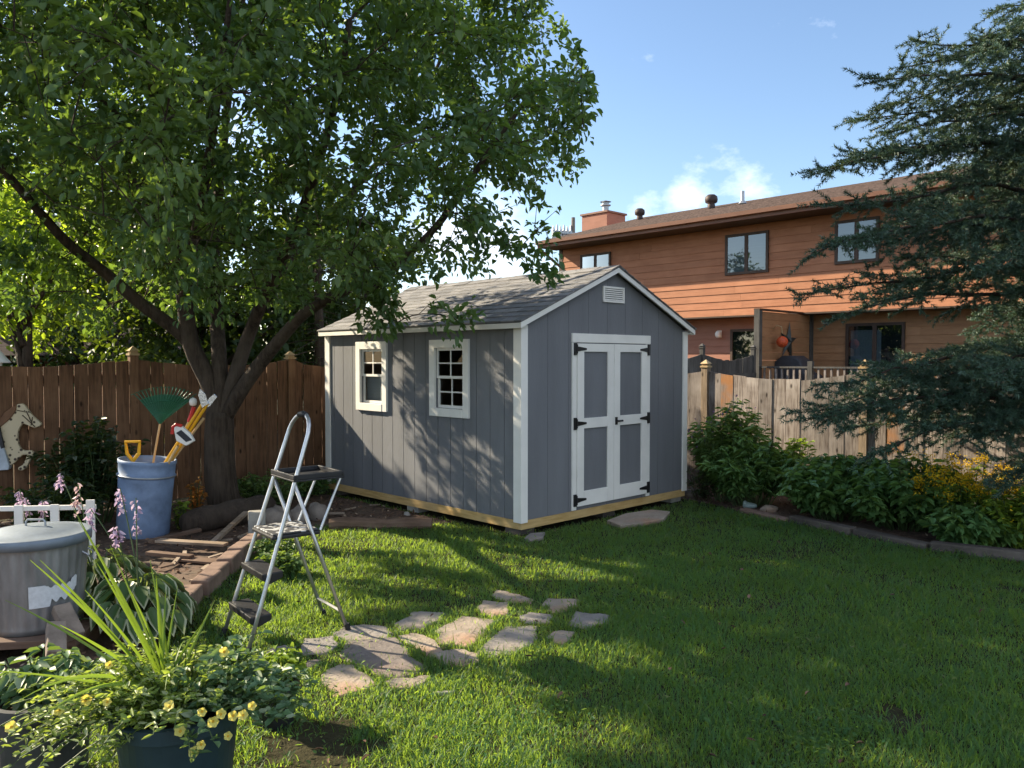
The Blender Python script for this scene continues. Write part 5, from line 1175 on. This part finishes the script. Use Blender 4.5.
for (x, y) in fl_px:
    c = np.array(T(x, y, POT[1]-.3+.1*rng.random() if y > 690 else POT[1]-.05)); v = unit(np.array((0, 0, CAM_H))-c+rng.normal(0, .55, 3)+np.array((0, 0, .3))); 
    Mx = Vector(v).to_track_quat('Z', 'Y').to_matrix().to_4x4(); Mx.translation = Vector(c-np.array((POT[0], POT[1], ph-.03)))
    b = MB(); k = 20; vs = [(0, 0, -.012)]
    r0 = .0165*rng.uniform(.8, 1.12)
    for ring, (rr, zz) in enumerate(((.35, -.004), (.7, .001), (1., .002))):
        for j in range(k): t = 2*math.pi*j/k; q = rr*r0*(1+.1*(ring/2)**2*math.cos(5*t)); vs.append((q*math.cos(t), q*math.sin(t), zz+.002*math.sin(5*t)*ring))
    fs = [(0, 1+j, 1+(j+1) % k) for j in range(k)]+[(1+r_*k+j, 1+(r_+1)*k+j, 1+(r_+1)*k+(j+1) % k, 1+r_*k+(j+1) % k) for r_ in range(2) for j in range(k)]
    b.add([tuple(Mx @ Vector(p)) for p in vs], fs); f = b.build('flower', M['petal_y'], pet, 0, True)
    MB().lathe([(.0068, 0), (.005, .002), (0, .003)], 10, (0, 0, -.0075), None).build('flower_eye', M['petal_eye'], f).matrix_local = Mx
spk = thing('spike_plant', 'tall grassy spike plant rising from the teal planter', 'plant', (POT[0]-.03, POT[1], ph-.03))
SPX = T(155, 662, POT[1]); tips = [(73, 508, 0), (78, 520, .05), (40, 560, -.1), (30, 560, -.2), (5, 600, .2), (-20, 670, -.3), (150, 560, .15), (156, 575, -.05), (166, 590, .1), (178, 585, .1), (215, 600, .2), (205, 620, -.1), (165, 690, -.35), (95, 560, -.1), (110, 545, .1), (130, 590, -.1), (60, 625, -.25), (185, 640, .2), (20, 700, -.35), (38, 720, -.4), (85, 590, -.2)]
vs, fs = [], []; b0 = np.array((0, 0, .05)); og = np.array((POT[0]-.03, POT[1], ph-.03))
for i, (x, y, dy) in enumerate(tips):
    tip = np.array(T(x, y, POT[1]+dy))-og; a0 = b0+rng.normal(0, .018, 3)*np.array((1, 1, .3)); L = np.linalg.norm(tip-a0)
    drop = 1 if tip[2] < .25 else .35; m = a0+(tip-a0)*.5+np.array((0, 0, L*(.33 if drop == 1 else .06))); t = np.linspace(0, 1, 12)[:, None]; q = a0*(1-t)**2+2*m*t*(1-t)+tip*t*t
    d = unit(np.gradient(q, axis=0)); s = unit(np.cross(d, np.array((.0, -1., .35)))); wd = (np.float64(.0052)*np.sin(np.clip(t*2.6+.55, 0, math.pi))+.0008)*rng.uniform(.7, 1.1)
    o = len(vs); 
    for j in range(12): vs += [tuple(q[j]-s[j]*wd[j]), tuple(q[j]+np.cross(s[j], d[j])*wd[j]*-.35), tuple(q[j]+s[j]*wd[j])]
    for j in range(11):
        for k in (0, 1): fs.append((o+3*j+k, o+3*j+k+1, o+3*j+k+4, o+3*j+k+3))
b = MB(); b.add(vs, fs); b.build('leaf_blade', M['leaf_spike'], spk, 0, True)
# clover and broad-leaved weeds in patches of the lawn
cl = np.stack((rng.uniform(240, 1020, 34), rng.uniform(535, 765, 34)), -1); Pc = []
for x, y in cl:
    g0 = G(x, y); m = int(rng.integers(30, 110)); rr = rng.uniform(.06, .28)
    Pc.append(g0+np.stack((rng.normal(0, rr, m), rng.normal(0, rr, m), rng.uniform(.02, .055, m)), -1))
P = np.concatenate(Pc); k = ~inpoly(P[:, 0], P[:, 1], bl) & ~inpoly(P[:, 0], P[:, 1], br) & ~in_shed(P[:, 0], P[:, 1])
for h in holes: k &= ~inpoly(P[:, 0], P[:, 1], h)
P = P[k]; n = len(P); a = rng.uniform(0, 6.28, n); D = np.stack((np.cos(a), np.sin(a), rng.uniform(0, .7, n)), -1)
tag(leaf_mesh('clover', P, D, unit(rng.normal(0, .3, (n, 3))+np.array((0, 0, 1.))), rng.uniform(.014, .034, n), rng.uniform(.008, .014, n), M['grass'], fold=.2), 'low clover and broad leaved weeds in patches of the lawn', 'weeds', kind='stuff')
# fallen leaves on the lawn
n = 42; q = np.stack((rng.uniform(250, 1000, n), rng.uniform(530, 760, n)), -1); P = np.array([G(x, y, .045) for x, y in q]); D = rvec(n); D[:, 2] *= .2
tag(leaf_mesh('fallen_leaves', P, D, unit(rng.normal(0, .3, (n, 3))+np.array((0, 0, 1.))), rng.uniform(.025, .05, n), rng.uniform(.012, .025, n), M['chip'], fold=.3), 'dry fallen leaves scattered over the lawn', 'leaves', kind='stuff')
# ------------------------------------------------------------------ sky, sun, render settings
world = bpy.data.worlds.new('World'); scene.world = world; world.use_nodes = True
nt = world.node_tree; bg = nt.nodes['Background']
EL, AZ = 30., 65.2                       # sun height, degrees left of straight ahead
sd = Vector((-math.sin(R(AZ))*math.cos(R(EL)), math.cos(R(AZ))*math.cos(R(EL)), math.sin(R(EL))))
sky = nd(nt, 'ShaderNodeTexSky', sky_type='NISHITA', sun_disc=False); sky.sun_elevation = R(EL); sky.sun_rotation = R(-AZ)
sky.air_density = 1.0; sky.dust_density = .6; sky.ozone_density = 2.4
tc = nd(nt, 'ShaderNodeTexCoord'); dv = tc.outputs['Generated']
nz = nd(nt, 'ShaderNodeTexNoise', Scale=7., Detail=8., Roughness=.62); mp = nd(nt, 'ShaderNodeMapping'); mp.inputs['Scale'].default_value = (1, 1, 1.7)
lk(nt, dv, mp.inputs[0]); lk(nt, mp.outputs[0], nz.inputs['Vector'])
def blob(px, py, r, off):
    d = ray(px, py); d = d/np.linalg.norm(d)
    ds = nd(nt, 'ShaderNodeVectorMath', operation='DISTANCE'); lk(nt, dv, ds.inputs[0]); ds.inputs[1].default_value = tuple(d)
    mr = nd(nt, 'ShaderNodeMapRange'); mr.inputs['From Min'].default_value = 0; mr.inputs['From Max'].default_value = r; mr.inputs['To Min'].default_value = off; mr.inputs['To Max'].default_value = 0
    lk(nt, ds.outputs['Value'], mr.inputs[0]); return mr.outputs[0]
acc = None
for a in ((748, 176, .065, .315), (692, 196, .06, .28), (640, 205, .05, .25), (510, 245, .13, .38), (440, 250, .15, .34), (600, 230, .08, .25), (980, 230, .15, .25), (250, 200, .2, .25)):
    o = blob(*a)
    if acc is None: acc = o
    else:
        m = nd(nt, 'ShaderNodeMath', operation='MAXIMUM'); lk(nt, acc, m.inputs[0]); lk(nt, o, m.inputs[1]); acc = m.outputs[0]
# unseen white cloud bank behind the viewer, added to the sky as fill light
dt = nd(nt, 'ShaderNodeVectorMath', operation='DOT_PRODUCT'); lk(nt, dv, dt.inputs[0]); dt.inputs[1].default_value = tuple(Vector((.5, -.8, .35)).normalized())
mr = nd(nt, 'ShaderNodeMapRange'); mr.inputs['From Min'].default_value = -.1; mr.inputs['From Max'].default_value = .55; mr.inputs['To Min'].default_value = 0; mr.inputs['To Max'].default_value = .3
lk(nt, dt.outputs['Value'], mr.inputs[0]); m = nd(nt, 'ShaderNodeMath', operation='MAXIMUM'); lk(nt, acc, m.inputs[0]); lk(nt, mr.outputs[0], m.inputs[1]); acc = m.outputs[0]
ad = nd(nt, 'ShaderNodeMath', operation='ADD'); lk(nt, acc, ad.inputs[0]); lk(nt, nz.outputs[0], ad.inputs[1])
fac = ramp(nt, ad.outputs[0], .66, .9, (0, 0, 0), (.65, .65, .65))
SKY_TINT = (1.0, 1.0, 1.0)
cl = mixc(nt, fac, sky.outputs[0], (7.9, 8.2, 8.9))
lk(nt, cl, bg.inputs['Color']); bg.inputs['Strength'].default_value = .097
sl = bpy.data.lights.new('sun', 'SUN'); sl.energy = 5.0; sl.angle = R(.55); sl.color = (1, .86, .64)
so = bpy.data.objects.new('sun', sl); COL.objects.link(so); so.rotation_euler = (-sd).to_track_quat('-Z', 'Y').to_euler(); so.location = sd*50
scene.view_settings.view_transform = 'Standard'; scene.view_settings.look = 'None'; scene.view_settings.gamma = 1; scene.view_settings.exposure = 1.3
scene.render.engine = 'CYCLES'; cy_ = scene.cycles
cy_.max_bounces = 7; cy_.diffuse_bounces = 3; cy_.glossy_bounces = 3; cy_.transmission_bounces = 4; cy_.transparent_max_bounces = 8
cy_.use_adaptive_sampling = True; cy_.adaptive_threshold = .02; cy_.use_denoising = True
try: cy_.denoiser = 'OPENIMAGEDENOISE'
except Exception: pass
cy_.sample_clamp_indirect = 6; cy_.caustics_reflective = False; cy_.caustics_refractive = False
